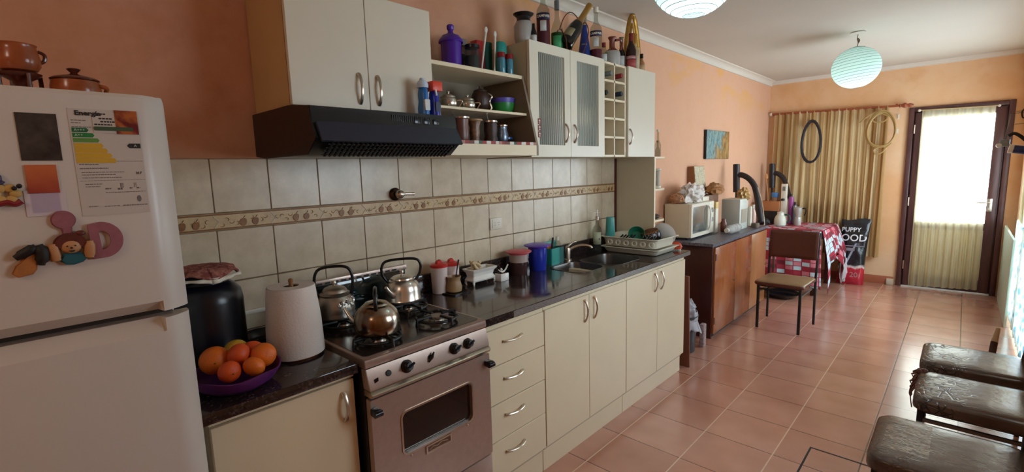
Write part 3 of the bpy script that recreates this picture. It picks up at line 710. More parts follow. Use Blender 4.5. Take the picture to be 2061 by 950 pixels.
kettle('dull aluminium kettle with a relief pattern on the rear burner beside the paper roll',.190,.885,ZK,
  [(.060,0),(.074,.003),(.077,.012),(.074,.022),(.076,.028),(.074,.060),(.066,.080),(.058,.090),(.060,.097),(.050,.104),(.047,.105)],
  [(.050,.104),(.047,.112),(.040,.120),(.020,.128),(0,.130)],ALU2,
  [(-.062*u.x,-.062*u.y,.090),(-.072*u.x,-.072*u.y,.120),(-.068*u.x,-.068*u.y,.178),(-.04*u.x,-.04*u.y,.204),(.04*u.x,.04*u.y,.204),(.068*u.x,.068*u.y,.178),(.072*u.x,.072*u.y,.125),(.062*u.x,.062*u.y,.090)],
  [(-.050,-.025,.035),(-.085,-.04,.05),(-.105,-.05,.078)],(.016,.008))
kn_=[o for o in bpy.data.objects if o.name=='kettle'][0]
m=M()
for k in range(7):
    a_=math.radians(-12+k*9); m.blob((.190+.071*math.cos(a_),.885+.071*math.sin(a_),ZK+.058+.012*math.sin(k*2.4)),.010,.5,2.5,k,20,(.5,1,1.2))
m.part('relief_ornament',ALU2,kn_)
dom=[(.055,0),(.076,.002),(.080,.008),(.0815,.040)]+[(.0815*math.cos(math.radians(t)),.040+.076*math.sin(math.radians(t))) for t in range(8,61,8)]
v_=Vector((.80,-.50,0)).normalized()
kettle('heat-stained domed steel kettle on the front burner, nearest of the kettles',.492,.890,ZK,
  dom,[(.0465,.101),(.045,.105),(.038,.111),(.018,.117),(0,.119)],STEELK,
  [(-.056*v_.x,-.056*v_.y,.095),(-.064*v_.x,-.064*v_.y,.118),(-.050*v_.x,-.050*v_.y,.148),(0,0,.160),(.044*v_.x,.044*v_.y,.150),(.058*v_.x,.058*v_.y,.122),(.054*v_.x,.054*v_.y,.098)],
  [(-.050,-.052,.035),(-.075,-.064,.056),(-.098,-.072,.088)],(.010,.005),hr=.007,extra='blk')
kettle('shiny aluminium kettle with a black arched handle on the rear burner by the canisters',.215,1.190,ZK,
  [(.055,0),(.072,.002),(.078,.010),(.080,.014),(.077,.020),(.077,.055),(.070,.082),(.056,.100),(.050,.104)],
  [(.052,.104),(.050,.110),(.036,.118),(.018,.122),(0,.124)],ALU,
  [(-.062*u.x,-.062*u.y,.092),(-.082*u.x,-.082*u.y,.125),(-.084*u.x,-.084*u.y,.165),(-.055*u.x,-.055*u.y,.190),(.055*u.x,.055*u.y,.190),(.084*u.x,.084*u.y,.165),(.080*u.x,.080*u.y,.125),(.060*u.x,.060*u.y,.094)],
  [(.03,-.070,.045),(.05,-.102,.070),(.055,-.118,.095)],(.015,.007))
# ================================================================ HOOD + CABINET ABOVE
hd=thing('range_hood','black range hood with a sloping visor above the cooker','range hood',(.25,1.01,1.6))
H0,H1=.706,1.308
M().prism([(.0,1.612),(.0,1.772),(.33,1.772),(.488,1.756),(.494,1.700),(.52,1.652),(.45,1.602),(.10,1.602)],'Y',H0,H1,.002).part('housing',BLK,hd)
m=M().prism([(.4925,1.702),(.530,1.640),(.5375,1.644),(.503,1.706)],'Y',H0+.010,H1-.006,.002); m.part('visor',mat('dark_grey_visor',(40,44,58),.25),hd)
m=M()
for k in range(30): y=H0+.05+k*.0175; m.prism([(.524,1.640),(.528,1.636),(.458,1.596),(.452,1.600)],'Y',y,y+.006)
for k in range(4): x=.462+k*.018; m.tube([(x,H0+.04,1.5985+(x-.455)*.57),(x,H1-.03,1.5985+(x-.455)*.57)],.0022,6)
m.part('intake_grille',BLKM,hd)
m=M()
for k in range(20): m.box(.486,.4925,H0+.30+k*.009,H0+.304+k*.009,1.722,1.744)
m.part('vent_slots',BLKM,hd)
for k in range(3): M().box(.487,.495,1.10+.045*k,1.128+.045*k,1.716,1.738,.003).part('switch',BLKP,hd)
M().cyl((.489,1.270,1.700),.007,.006,14,R=Matrix.Rotation(PI/2,3,'Y')).part('pilot_lamp',mat('lamp_grey',(90,92,100),.3),hd)
hc=thing('wall_cabinet','cream two-door wall cabinet above the black range hood','wall cabinet',(.16,1.02,1.78))
M().box(.0,.310,.722,.738,1.776,2.197).box(.0,.310,1.308,1.324,1.776,2.197).box(.0,.310,.738,1.308,1.776,1.79).box(.0,.310,.738,1.308,2.181,2.197).part('carcass',BOARD,hc)
M().box(.310,.3125,.722,1.324,1.776,2.197).part('edge_strip',EDGE,hc)
for a_,b_,h_ in ((.722,1.018,.978),(1.0205,1.324,1.058)):
    d=M().box(.314,.331,a_,b_,1.776,2.2,.0015,1).part('door',CREAM2,hc); bow(d,(.331,h_,1.797),(.331,h_,1.908),.026,.0042)
def spray(lab,x,y,z,mt,trig,cap,h=.10):
    s_=thing('cleaner_bottle',lab,'bottle',(x,y,z))
    M().lathe([(.022,0),(.027,.004),(.028,.03),(.023,h*.55),(.025,h*.8),(.022,h),(.016,h+.008)],(x,y,z),28,sy=.75).part('bottle',mt,s_)
    M().prism(rr(y-.012,y+.012,z+.02,z+h*.6,.004),'X',x+.021,x+.0285).part('label',LABELW if mt is not BLUE else LABELB,s_)
    if trig: 
        M().box(x-.02,x+.03,y-.026,y+.026,z+h+.004,z+h+.044,.006).part('spray_head',mat('orange_spray_head',(214,60,24),.4),s_)
        M().tube([(x+.025,y-.01,z+h+.015),(x+.035,y-.012,z+h-.015)],.004,6).part('trigger',WHITE,s_)
    else:
        M().lathe([(.023,h+.006),(.024,h+.018),(.018,h+.032),(.013,h+.034),(.010,h+.044),(0,h+.045)],(x,y,z),24).part('cap',cap,s_)
LB=mat('light_blue_plastic',(40,110,180),.3)
spray('light blue cleaner bottle with a white cap standing on the range hood',.39,1.226,1.762,LB,False,mat('pale_blue_cap',(190,206,224),.4),.105)
spray('dark blue spray bottle with an orange head standing on the range hood',.39,1.280,1.760,BLUE,True,None,.098)
# ================================================================ OPEN SHELF UNIT
sh=thing('open_shelf_unit','cream open wall shelf with slanted sides next to the hood cabinet','wall shelf',(.18,1.64,1.6))
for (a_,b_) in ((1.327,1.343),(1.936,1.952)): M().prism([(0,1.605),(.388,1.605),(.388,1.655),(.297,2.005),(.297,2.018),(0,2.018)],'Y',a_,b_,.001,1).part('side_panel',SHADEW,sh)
M().box(0,.297,1.343,1.936,2.000,2.018,.001,1).part('top_shelf',CREAM,sh)
M().box(0,.325,1.343,1.936,1.812,1.824,.001,1).part('middle_shelf',CREAM,sh)
M().box(0,.388,1.343,1.936,1.605,1.657,.001,1).part('bottom_shelf',CREAM,sh)
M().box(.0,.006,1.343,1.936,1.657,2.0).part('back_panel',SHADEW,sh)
ZS=2.0185
def jar(name,lab,cat,x,y,z,parts,n=28,group=None):
    t=thing(name,lab,cat,(x,y,z),group)
    for nm,prof,mt in parts: M().lathe(prof,(x,y,z),n).part(nm,mt,t)
    return t
jar('cookie_jar','purple plastic jar with a domed lid and knob on the top shelf','jar',.15,1.59,ZS,[('body',[(.044,0),(.048,.004),(.050,.12),(.050,.135)],PURPLE),('lid',[(.060,.134),(.060,.142),(.054,.150),(.042,.166),(.018,.176),(.014,.180),(.012,.190),(.017,.196),(.018,.212),(.014,.217),(0,.218)],PURPLE)])
LG=mat('dark_jar_contents',(26,32,30),.6)
g_=glassy('jar_glass',(214,218,210),.05,.85,.3)
jar('glass_jar','glass storage jar with a black lid in front of the paler square jar','jar',.185,1.695,ZS,[('glass_body',[(.034,0),(.038,.004),(.039,.10),(.033,.115),(.033,.12)],g_),('contents',[(.033,.004),(.035,.08),(0,.082)],LG),('lid',[(.037,.118),(.038,.132),(.034,.135),(0,.135)],BLKP)])
t=thing('square_jar','dusty square glass canister behind the black-lidded jar','jar',(.08,1.70,ZS)); M().box(.05,.11,1.665,1.735,ZS,ZS+.15,.008).part('glass_body',g_,t); M().box(.055,.105,1.67,1.73,ZS+.004,ZS+.11,.006).part('contents',LG,t); M().box(.052,.108,1.667,1.733,ZS+.15,ZS+.185,.006).part('lid',mat('smoky_lid',(120,116,108),.4),t)
tag(M().box(.085,.135,1.775,1.832,ZS,ZS+.185,.004).part('red_tin',mat('red_tin_paint',(170,40,40),.4)),'tall red tin between the glass jar and the teal cups','tin')
jar('tumbler','tall dark teal tumbler beside the red tin on the top shelf','tumbler',.095,1.877,ZS,[('cup',[(.028,0),(.032,.004),(.036,.188),(.033,.188),(.030,.008),(0,.008)],mat('dark_teal_plastic',(16,96,86),.35))])
def shaker(lab,x,y):
    jar('shaker',lab,'shaker',x,y,ZS,[('glass_body',[(.018,0),(.020,.003),(.020,.075),(.017,.082)],mat('blueish_glass',(70,130,150),.08)) ,('cap',[(.021,.080),(.021,.104),(.018,.106),(0,.106)],mat('dark_red_cap',(130,16,24),.3))],20,'red-capped shakers on the top shelf')
jar('teal_cup','bright teal rounded cup behind the two red-capped shakers','cup',.185,1.897,ZS,[('cup',[(.022,0),(.026,.004),(.028,.09),(.033,.13),(.033,.165),(.024,.180),(0,.183)],TEAL)])
shaker('blue glass shaker with a red cap, next to the white plastic spoon',.258,1.825); shaker('blue glass shaker with a red cap, last before the ribbed glass cabinet',.258,1.885)
for lab,(x0,y0,z0),(x1,y1,z1) in (('white plastic spoon leaning on the shelf in front of the red tin',(.215,1.725,ZS+.004),(.185,1.795,2.232)),('white plastic spoon standing upright beside the shakers',(.24,1.793,ZS+.004),(.20,1.846,2.216))):
    s_=thing('plastic_spoon',lab,'spoon',(x0,y0,z0-.004),'white spoons on the top shelf'); M().tube([(x0,y0,z0),(x1,y1,z1)],[.0045,.0055],8).part('stem',CERW,s_)
    d=(Vector((x1-x0,y1-y0,z1-z0))).normalized(); R=Vector((0,0,1)).rotation_difference(d).to_matrix(); M().sphere(Vector((x1,y1,z1))+d*.012,.011,16,(.45,1,1.7),R).part('bowl',CERW,s_)
ZM=1.8245
def pot2(name,lab,x,y,s_,mt):
    t=jar(name,lab,'sugar bowl',x,y,ZM,[('body',[(.018*s_,0),(.026*s_,.004*s_),(.034*s_,.020*s_),(.034*s_,.036*s_),(.028*s_,.046*s_)],mt),('lid',[(.031*s_,.045*s_),(.030*s_,.050*s_),(.016*s_,.058*s_),(.005*s_,.062*s_),(.007*s_,.068*s_),(0,.072*s_)],mt)],24,'silver sugar bowls on the middle shelf')
    M().tube(smoothpath([(x+.02*s_,y+.026*s_,ZM+.036*s_),(x+.035*s_,y+.040*s_,ZM+.034*s_),(x+.026*s_,y+.032*s_,ZM+.012*s_)],5),.0028,6).part('handle',mt,t)
pot2('sugar_bowl','silver sugar bowl on the middle shelf, closest to the hood',.20,1.515,1.25,SILVER)
pot2('sugar_bowl','silver sugar bowl on the middle shelf, beside the brown urn',.21,1.628,1.15,SILVER)
t=jar('brown_urn','dark brown lidded urn with a silver side mount on the middle shelf','urn',.18,1.745,ZM,[('body',[(.022,.014),(.034,.020),(.046,.045),(.048,.075),(.042,.098),(.034,.108)],BROWNLEATHER),('lid',[(.036,.107),(.034,.114),(.016,.122),(.006,.124),(.006,.136),(0,.138)],BROWNLEATHER),('foot',[(.030,0),(.028,.006),(.018,.010),(.022,.016)],SILVER)],32)
m=M(); m.tube(smoothpath([(.205,1.775,ZM+.10),(.218,1.790,ZM+.085),(.208,1.782,ZM+.06),(.216,1.788,ZM+.03),(.205,1.780,ZM+.008)],5),.0045,8); m.part('silver_mount',SILVER,t)
def bowlm(name,lab,x,y,z,r,h,mt): 
    o=M().lathe([(r*.55,0),(r*.72,.006),(r*.92,h*.5),(r,h),(r*.96,h),(r*.86,h*.5),(r*.6,.010),(0,.009)],(x,y,z),36).part(name,mt); return tag(o,lab,'bowl')
bowlm('green_bowl','green plastic bowl at the end of the middle shelf',.195,1.893,ZM,.062,.060,mat('green_plastic',(38,128,56),.35))
bowlm('violet_bowl','violet plastic bowl nested in the green bowl',.195,1.893,ZM+.022,.064,.062,mat('violet_plastic',(88,78,170),.4))
# gourds (mates) on the bottom shelf
ZB=1.6575
mats_=thing('playing_card_mat','strip of red, white and green patterned coasters along the bottom shelf edge','mat',(.36,1.66,ZB))
rq=random.Random(11); cs_=[mat('coaster_'+n,c,.6) for n,c in (('red',(150,52,46)),('white',(214,206,196)),('green',(46,84,64)),('rose',(176,120,110)),('brown',(110,62,50)))]
y=1.36; k=0
while y<1.925:
    w=rq.uniform(.018,.034); 
    M().prism([(y,ZB),(y+w,ZB),(y+w,ZB+.014),(y,ZB+.014)],'X',.384,.3865).part('coaster_edge',cs_[[0,1,3,0,4,1,2,0,1][k%9]],mats_); y+=w+.001; k+=1
M().box(.03,.384,1.35,1.93,ZB,ZB+.0015).part('mat_sheet',cs_[3],mats_)
ZB+=.002
def mate(lab,x,y,prof,mt,rim,straw=None):
    t=thing('mate_gourd',lab,'mate cup',(x,y,ZB),'mate cups on the bottom shelf')
    M().lathe(prof,(x,y,ZB),32).part('cup',mt,t)
    r,z=prof[-1]; M().lathe([(r+.001,z-.006),(r+.006,z-.003),(r+.006,z+.004),(r-.002,z+.006),(r-.007,z),(r-.007,z-.01)],(x,y,ZB),32,cap=False).part('rim',rim,t)
    if straw: M().tube([(x,y,ZB+z-.03),(x+straw[0],y+straw[1],ZB+z+straw[2])],.003,8,flat=1.6).part('straw',SILVER,t)
mate('dark leather mate cup with a broad silver rim, closest to the hood',.27,1.525,[(.030,0),(.035,.01),(.038,.06),(.036,.090),(.040,.122)],mat('brown_hide_cup',(104,62,48),.35,var=.2,vs=20),SILVER,(-.03,-.045,.06))
mate('waisted spotted hide mate cup, second from the hood',.26,1.622,[(.026,0),(.028,.012),(.022,.035),(.026,.060),(.024,.085),(.034,.118)],mat('spotted_hide',(120,84,60),.35,var=.6,vs=45),TAN)
mate('dark brown mate cup with a silver rim and a straw',.27,1.722,[(.028,0),(.034,.01),(.036,.03),(.030,.045),(.034,.075),(.032,.115)],BROWNLEATHER,SILVER,(-.02,-.012,.055))
mate('blue-grey patterned metal mate cup, fourth from the hood',.26,1.815,[(.018,0),(.020,.006),(.030,.030),(.032,.055),(.024,.085),(.026,.100)],mat('engraved_blue_grey_metal',(130,146,164),.3,.6,var=.5,vs=60),SILVER)
t=thing('blue_lidded_dish','small dark dish with a blue lid at the end of the bottom shelf','dish',(.24,1.895,ZB)); M().lathe([(.026,0),(.032,.010),(.022,.018),(.016,.030)],(.22,1.885,ZB),20).part('dish',BROWNG,t); M().lathe([(.018,.034),(.034,.036),(.034,.046),(.02,.050),(0,.05)],(.22,1.885,ZB),24).part('lid',mat('bright_blue_lid',(20,74,150),.3),t); M().lathe([(.016,.028),(.018,.035)],(.22,1.885,ZB),20).part('stem',BROWNG,t)
# ================================================================ GLASS CABINET, WINE RACK, CORNER CABINET
gc=thing('glass_door_cabinet','cream wall cabinet with two ribbed glass doors','wall cabinet',(.16,2.3,1.6))
m=M(); m.box(0,.311,1.957,1.973,1.60,2.192).box(0,.311,2.652,2.668,1.60,2.192).box(0,.311,1.973,2.652,1.60,1.616).box(0,.311,1.973,2.652,2.176,2.192).box(0,.006,1.973,2.652,1.616,2.176); m.part('carcass',INNER,gc)
M().box(.006,.28,1.973,2.652,1.905,1.917).part('glass_shelf',INNER,gc)
M().box(.3115,.3135,1.957,2.668,1.60,2.197).part('edge_strip',EDGE,gc)
RIB=NT('ribbed_glass'); s=RIB.sep()
tr=RIB.n('ShaderNodeBsdfTransparent'); tr.inputs[0].default_value=(.6,.66,.63,1); RIB.set(col=S((222,228,218)),rough=.10,spec=1.0,coat=.8)
mx=RIB.n('ShaderNodeMixShader'); mx.inputs[0].default_value=.55; wv=RIB.math('POWER',RIB.math('ABSOLUTE',RIB.math('SINE',RIB.math('MULTIPLY',s[1],math.pi*57/1.0))),2.0); RIB.l(RIB.rng(wv,0,1,.88,.30),mx.inputs[0]); RIB.l(tr.outputs[0],mx.inputs[1]); RIB.l(RIB.b.outputs[0],mx.inputs[2]); RIB.l(mx.outputs[0],RIB.out.inputs[0]); RIB=RIB.m  # pale stripes stand in for window reflections in the ribs, put into opacity
for a_,b_,g0,g1,h_ in ((1.957,2.310,2.028,2.256,2.262),(2.313,2.668,2.376,2.603,2.345)):
    m=M(); m.ring(rr(a_,b_,1.60,2.197,.002,1),rr(g0,g1,1.665,2.147,.002,1),'X',.315,.333); d=m.part('door',CREAM2,gc,sharp=20)
    def F(u,v,g0=g0,g1=g1): return (.320+.0060*math.sin(u*2*PI*13),g0-.003+(g1-g0+.006)*u,1.662+.488*v)
    M().grid(F,312,2).part('ribbed_glass',RIB,d,sharp=180)
    bow(d,(.333,h_,1.682),(.333,h_,1.785),.026,.0042)
crk=[(.02,.24,(60,64,62)),]
def stack(lab,x,y,z,r,n_,mt,name='bowl_stack'):
    for k in range(n_):
        tag(M().lathe([(r*.5,0),(r*.8,.012),(r,.03),(r*.95,.03),(r*.45,.006),(0,.006)],(x,y,z+.012*k),28).part(name,mt),lab,'bowl','crockery behind the ribbed glass')
stack('pale bowl in the stack behind the first ribbed glass door',.17,2.12,1.6175,.06,4,CERW,'stacked_bowl')
stack('dark bowl in the stack behind the second ribbed glass door',.17,2.50,1.6175,.065,5,mat('dark_crockery',(46,50,50),.3),'stacked_bowl')
for k,y in enumerate((2.08,2.17)): tag(M().lathe([(.025,0),(.03,.004),(.034,.09),(.031,.09),(.027,.006),(0,.006)],(.16,y,1.9175),20).part('drinking_glass',CLEARG),'clear drinking glass on the shelf behind the first ribbed door','glass','crockery behind the ribbed glass')
ms=thing('fridge_magnet_strip','column of three dark red picture stickers in the corner of the ribbed glass','sticker',(.335,2.035,1.76))
for k,(z0,z1) in enumerate(((1.772,1.803),(1.738,1.769),(1.703,1.735))):
    s2=M().prism(rr(2.014,2.040,z0,z1,.002),'X',.3335,.3345).part('sticker',mat('sticker_dark_red' ,(112,40,36),.5) if k==0 else bpy.data.materials['sticker_dark_red'],ms)
    M().sphere((.335,2.027,(z0+z1)/2+.004),.006,10,(.2,1,1)).sphere((.335,2.027,(z0+z1)/2-.008),.006,10,(.2,1,.5)).part('pale_figure',OFFW,s2)
wr=thing('wine_rack','cream cubby wine rack between the ribbed glass doors and the end cabinet','wine rack',(.16,2.8,1.6))
m=M()
ys=(2.677,2.803,2.938)
for y,t_ in zip(ys,(.007,.006,.007)): m.box(.0,.325,y-t_,y+t_,1.60,2.192,.0008,1)
for z in (1.607,1.726,1.845,1.962,2.078,2.185): m.box(.0,.325,2.677,2.938,z-.007,z+.007,.0008,1)
m.part('cubby_grid',CREAM,wr); M().box(0,.004,2.677,2.938,1.607,2.19).part('back_panel',INNER,wr)
def rackbottle(lab,y,z,cap,out,r=.037):
    t=thing('wine_bottle',lab,'bottle',(.15,y,z-r),'bottles lying in the wine rack'); R=Matrix.Rotation(PI/2,3,'Y')
    M().lathe([(.0,0),(r*.95,.003),(r,.01),(r,.13),(r*.8,.165),(.015,.20),(.014,.225)],(.02,y,z),24,R=R).part('bottle',BLACKG,t)
    M().lathe([(.015,.21),(.016,out-.005),(.014,out),(0,out)],(.02,y,z),20,R=R).part('capsule',cap,t)
SILC=mat('grey_capsule',(120,130,136),.3,.6); REDC=mat('red_capsule',(132,30,34),.35)
rackbottle('wine bottle with a grey capsule, top row of the rack beside the glass door',2.737,2.122,SILC,.325)
rackbottle('wine bottle with a red capsule in the top row of the rack',2.872,2.122,REDC,.320)
rackbottle('wine bottle with a dark capsule, second row of the rack beside the glass door',2.737,2.008,BLKP,.290)
rackbottle('wine bottle with a blue-black capsule, second row of the rack beside the end cabinet',2.872,2.008,mat('blue_black_capsule',(40,52,70),.3,.4),.318)
def rackcup(lab,y,z):
    t=thing('white_cup',lab,'cup',(.2,y,z),'cups in the wine rack'); M().lathe([(.018,0),(.022,.003),(.034,.03),(.036,.055),(.033,.055),(.03,.03),(.018,.005),(0,.005)],(.22,y,z),24).part('cup',CERW,t)
    M().tube(smoothpath([(.245,y-.02,z+.045),(.265,y-.028,z+.04),(.262,y-.026,z+.02),(.243,y-.018,z+.014)],4),.003,6).part('handle',CERW,t)
rackcup('white cup in the middle row of the wine rack',2.872,1.853); rackcup('white cup in the fourth row of the rack, beside the glass door',2.737,1.7335); rackcup('white cup in the fourth row of the rack, beside the end cabinet',2.872,1.7335)
ec=thing('end_wall_cabinet','cream single-door wall cabinet at the far end of the row','wall cabinet',(.16,3.16,1.6))
M().box(0,.311,2.947,3.35,1.60,2.192,.001,1).part('carcass',INNER,ec); M().box(.311,.3135,2.955,3.35,1.60,2.192).part('edge_strip',EDGE,ec)
d=M().box(.315,.333,2.966,3.347,1.60,2.197,.0015,1).part('door',CREAM2,ec); bow(d,(.333,2.985,1.684),(.333,2.985,1.787),.026,.0042)
tp=thing('tall_side_panel','tall pale panel with three rounded corner shelves at the far end of the kitchen run','shelf unit',(.16,3.4,.92))
M().box(0.0,.331,3.352,3.370,.920,1.599,.001,1).part('panel',INNER,tp)
M().box(.331,.333,3.352,3.370,.920,1.599).part('edge_strip',CREAM,tp)
for z in (1.587,1.345,1.105):
    P=[(0,3.370),(.315,3.370)]+[(.315-.12+.12*math.cos(math.radians(t)),3.53+.12*math.sin(math.radians(t))) for t in range(0,91,15)]+[(0,3.65)]
    M().prism(P,'Z',z,z+.016,.001,1).part('corner_shelf',CREAM,tp)
jar('clear_bottle','slim clear bottle on the top corner shelf beside the end cabinet','bottle',.268,3.53,1.6035,[('glass',[(.022,0),(.024,.004),(.024,.09),(.009,.13),(.008,.19)],CLEARG),('stopper',[(.010,.188),(.010,.205),(0,.207)],OFFW)],20)
jar('clear_vial','small clear bottle with a thin neck on the top corner shelf','bottle',.235,3.595,1.6035,[('glass',[(.018,0),(.020,.004),(.020,.05),(.007,.08),(.006,.115)],CLEARG),('stopper',[(.008,.114),(.008,.126),(0,.127)],CORK:=mat('cork',(170,130,90),.8))],20)
jar('grey_column_jar','grey cylindrical jar with white end caps on the middle corner shelf','jar',.268,3.53,1.3615,[('body',[(.020,.018),(.020,.135)],mat('mottled_grey',(176,172,158),.5,var=.15,vs=30)),('base',[(.026,0),(.027,.004),(.027,.016),(.022,.02)],OFFW),('cap',[(.022,.134),(.027,.138),(.027,.150),(0,.152)],OFFW)],24)
tag(M().blob((.245,3.53,1.139),.05,.12,3,5,28,(.8,.95,.42),-.0185).part('dark_dish',mat('dark_bronze',(52,36,32),.4)),'dark brown lump-shaped dish on the lowest corner shelf','dish')
# ================================================================ ON TOP OF THE GLASS CABINET
ZG=2.1925
RC=Vector((2.015-.22,-1,0))
def lookang(x,y): return math.atan2(0-y,2.015-x)
def bot(name,lab,x,y,prof,mt,caps=(),labels=(),liquid=None,n=32,z=None):
    z=ZG if z is None else z
    t=thing(name,lab,'bottle',(x,y,z)); M().lathe(prof,(x,y,z),n).part('glass',mt,t)
    for pr,m_ in caps: M().lathe(pr,(x,y,z),20).part('cap',m_,t)
    if liquid: M().lathe(liquid[0],(x,y,z),n).part('liquid',liquid[1],t)
    for (z0,z1,r,w,m_) in labels:
        a_=math.degrees(lookang(x,y)); M().lathe([(r,z0),(r,z1)],(x,y,z),16,cap=False,a0=a_-w,a1=a_+w).part('label',m_,t,thick=.0006)
    return t
jar('stoneware_vase','grey stoneware vase with a flared black neck on the glass cabinet','vase',.235,2.03,ZG,[('body',[(.040,0),(.044,.006),(.052,.04),(.052,.10),(.042,.120),(.038,.124)],STONEW),('neck',[(.0405,.122),(.036,.132),(.038,.146),(.054,.158),(.056,.162),(.050,.164),(.034,.150),(.030,.13)],BLK)],36)
bot('mini_bottle','tiny black-glass bottle with a pale label in front of the stoneware vase',.292,2.045,[(.015,0),(.017,.003),(.017,.055),(.008,.080),(.007,.105),(0,.106)],BLACKG,labels=((.008,.045,.0176,60,LABELW),))
cprof=[(.034,0),(.038,.004),(.038,.20),(.036,.225),(.020,.250),(.014,.262),(.0135,.325),(.015,.33),(.015,.345),(0,.346)]
def campari(lab,x,y,fill):
    t=bot('liqueur_bottle',lab,x,y,cprof,CLEARG,caps=(([(.0155,.318),(.016,.350),(0,.352)],OFFW),),labels=((.105,.160,.0386,26,LABELW),(.168,.202,.0386,75,LABELB)),liquid=([(.033,.004),(.0373,.008),(.0373,fill),(0,fill)],CAMP))
    m=M(); bendtext(m,'CAMPARI',.019,(x,y),.0390,lookang(x,y),ZG+.184,1.0,.0004); m.part('lettering',OFFW,t); return t
campari('dark red liqueur bottle with white lettering beside the stoneware vase',.22,2.215,.200)
t=bot('green_bottle','square-shouldered green bottle with a green label next to the red liqueur',.225,2.335,[(.033,0),(.036,.004),(.036,.125),(.034,.140),(.028,.165),(.016,.195),(.013,.215),(.013,.27)],CLEARG,caps=(([(.0145,.250),(.0145,.300),(0,.302)],SILC),),labels=((.02,.10,.0366,40,mat('green_label',(70,170,110),.5)),),liquid=([(.032,.004),(.0345,.008),(.0345,.120),(0,.121)],GRASSGRN))
ch=thing('champagne_bottle','tilted black bottle with gold foil held in a wire cradle','bottle',(.2,2.5,ZG))
pA=Vector((.20,2.440,ZG+.048)); pB=Vector((.20,2.700,ZG+.325)); dv=(pB-pA).normalized(); R=Vector((0,0,1)).rotation_difference(dv).to_matrix(); L=(pB-pA).length
M().lathe([(.02,.0),(.040,.003),(.043,.012),(.043,.15),(.036,.185),(.020,.235),(.016,.26),(.016,L-.01)],pA,32,R=R).part('glass',BLACKG,ch)
M().lathe([(.034,.195),(.024,.225),(.0185,.25),(.0175,L-.03),(.020,L-.02),(.019,L),(0,L+.002)],pA,24,R=R).part('gold_foil',GOLD,ch)
M().lathe([(.0436,.045),(.0436,.11)],pA,16,R=R,cap=False,a0=180,a1=330).part('label',mat('cream_gold_label',(150,140,104),.5),ch,thick=.0006)
ch.location+=Vector((.062,-.085,0))
cr=thing('bottle_cradle','thin wire cradle holding the tilted black bottle','bottle stand',(.2,2.47,ZG)); m=M()
m.tube(smoothpath([(.20,2.395,ZG+.130),(.20,2.44,ZG+.205),(.20,2.50,ZG+.245),(.20,2.56,ZG+.235),(.20,2.60,ZG+.195)],6),.003,6)
for s_ in (-1,1):
    m.tube(smoothpath([(.2+s_*.05,2.56,ZG+.003),(.2+s_*.052,2.46,ZG+.003),(.2+s_*.05,2.40,ZG+.01),(.2+s_*.045,2.395,ZG+.07),(.2+s_*.01,2.395,ZG+.130)],6),.003,6)
m.tube([(.15,2.56,ZG+.003),(.25,2.56,ZG+.003)],.003,6); m.tube(smoothpath([(.25,2.55,ZG+.004),(.245,2.62,ZG+.14),(.20,2.645,ZG+.215),(.155,2.62,ZG+.14),(.15,2.55,ZG+.004)],6),.003,6)
m.part('wire',mat('copper_wire',(120,60,44),.4,.7),cr); cr.location+=Vector((.062,-.085,0))
bot('blue_bottle','cobalt blue bottle with a silver neck behind the tilted bottle',.165,2.70,[(.036,0),(.040,.005),(.041,.05),(.036,.10),(.026,.17),(.018,.215),(.014,.26),(.014,.30)],BLUEG,caps=(([(.0155,.245),(.0155,.325),(0,.327)],mat('champagne_silver_foil',(170,160,140),.35,.7)),),labels=((.118,.128,.0335,30,SILC),))
campari('dark red liqueur bottle with a gold cap beside the cobalt blue bottle',.225,2.742,.090)
bot('small_clear_bottle','small clear bottle with a dark square cap beside the stoneware jug',.225,2.835,[(.024,0),(.026,.004),(.026,.085),(.016,.108),(.011,.125)],CLEARG,caps=(([(.013,.124),(.013,.150),(0,.151)],DKRED),),labels=((.03,.075,.0268,50,LABELW),))
t=thing('stoneware_jug','two-tone stoneware jug with a brown neck and loop handle','jug',(.22,2.945,ZG))
M().lathe([(.050,0),(.054,.005),(.055,.09),(.050,.108),(.046,.112)],(.22,2.945,ZG),36).part('body',STONEW,t)
BRG=mat('brown_glazed_neck',(118,58,40),.25)
M().lathe([(.0475,.111),(.030,.125),(.019,.135),(.019,.185),(.028,.200),(.026,.206),(.015,.206)],(.22,2.945,ZG),28).part('neck',BRG,t)
M().tube(smoothpath([(.235,2.962,ZG+.185),(.25,3.00,ZG+.190),(.255,3.012,ZG+.165),(.25,3.0,ZG+.125)],6),.008,8).part('handle',BRG,t)
bot('dark_slim_bottle','slim dark bottle with a pale label just behind the stoneware jug handle',.215,3.075,[(.022,0),(.025,.004),(.025,.11),(.012,.15),(.011,.21)],BLACKG,caps=(([(.013,.17),(.013,.222),(.018,.226),(0,.229)],mat('olive_capsule',(110,110,84),.4)),),labels=((.03,.10,.0258,55,LABELW),))
bot('wine_bottle','dark wine bottle with a red label in front of the lyre-shaped gilt stand',.26,3.125,[(.034,0),(.037,.005),(.037,.135),(.030,.16),(.015,.19),(.014,.245)],BROWNG,caps=(([(.0155,.20),(.0155,.252),(0,.253)],DKRED),),labels=((.02,.075,.0376,60,mat('red_label',(170,70,70),.5)),(.078,.098,.0376,60,mat('pink_label',(180,130,130),.5))))
ly=thing('gilt_lyre_stand','tall gilt lyre-shaped stand holding a pale bottle near the end of the row','bottle stand',(.19,3.27,ZG)); m=M()
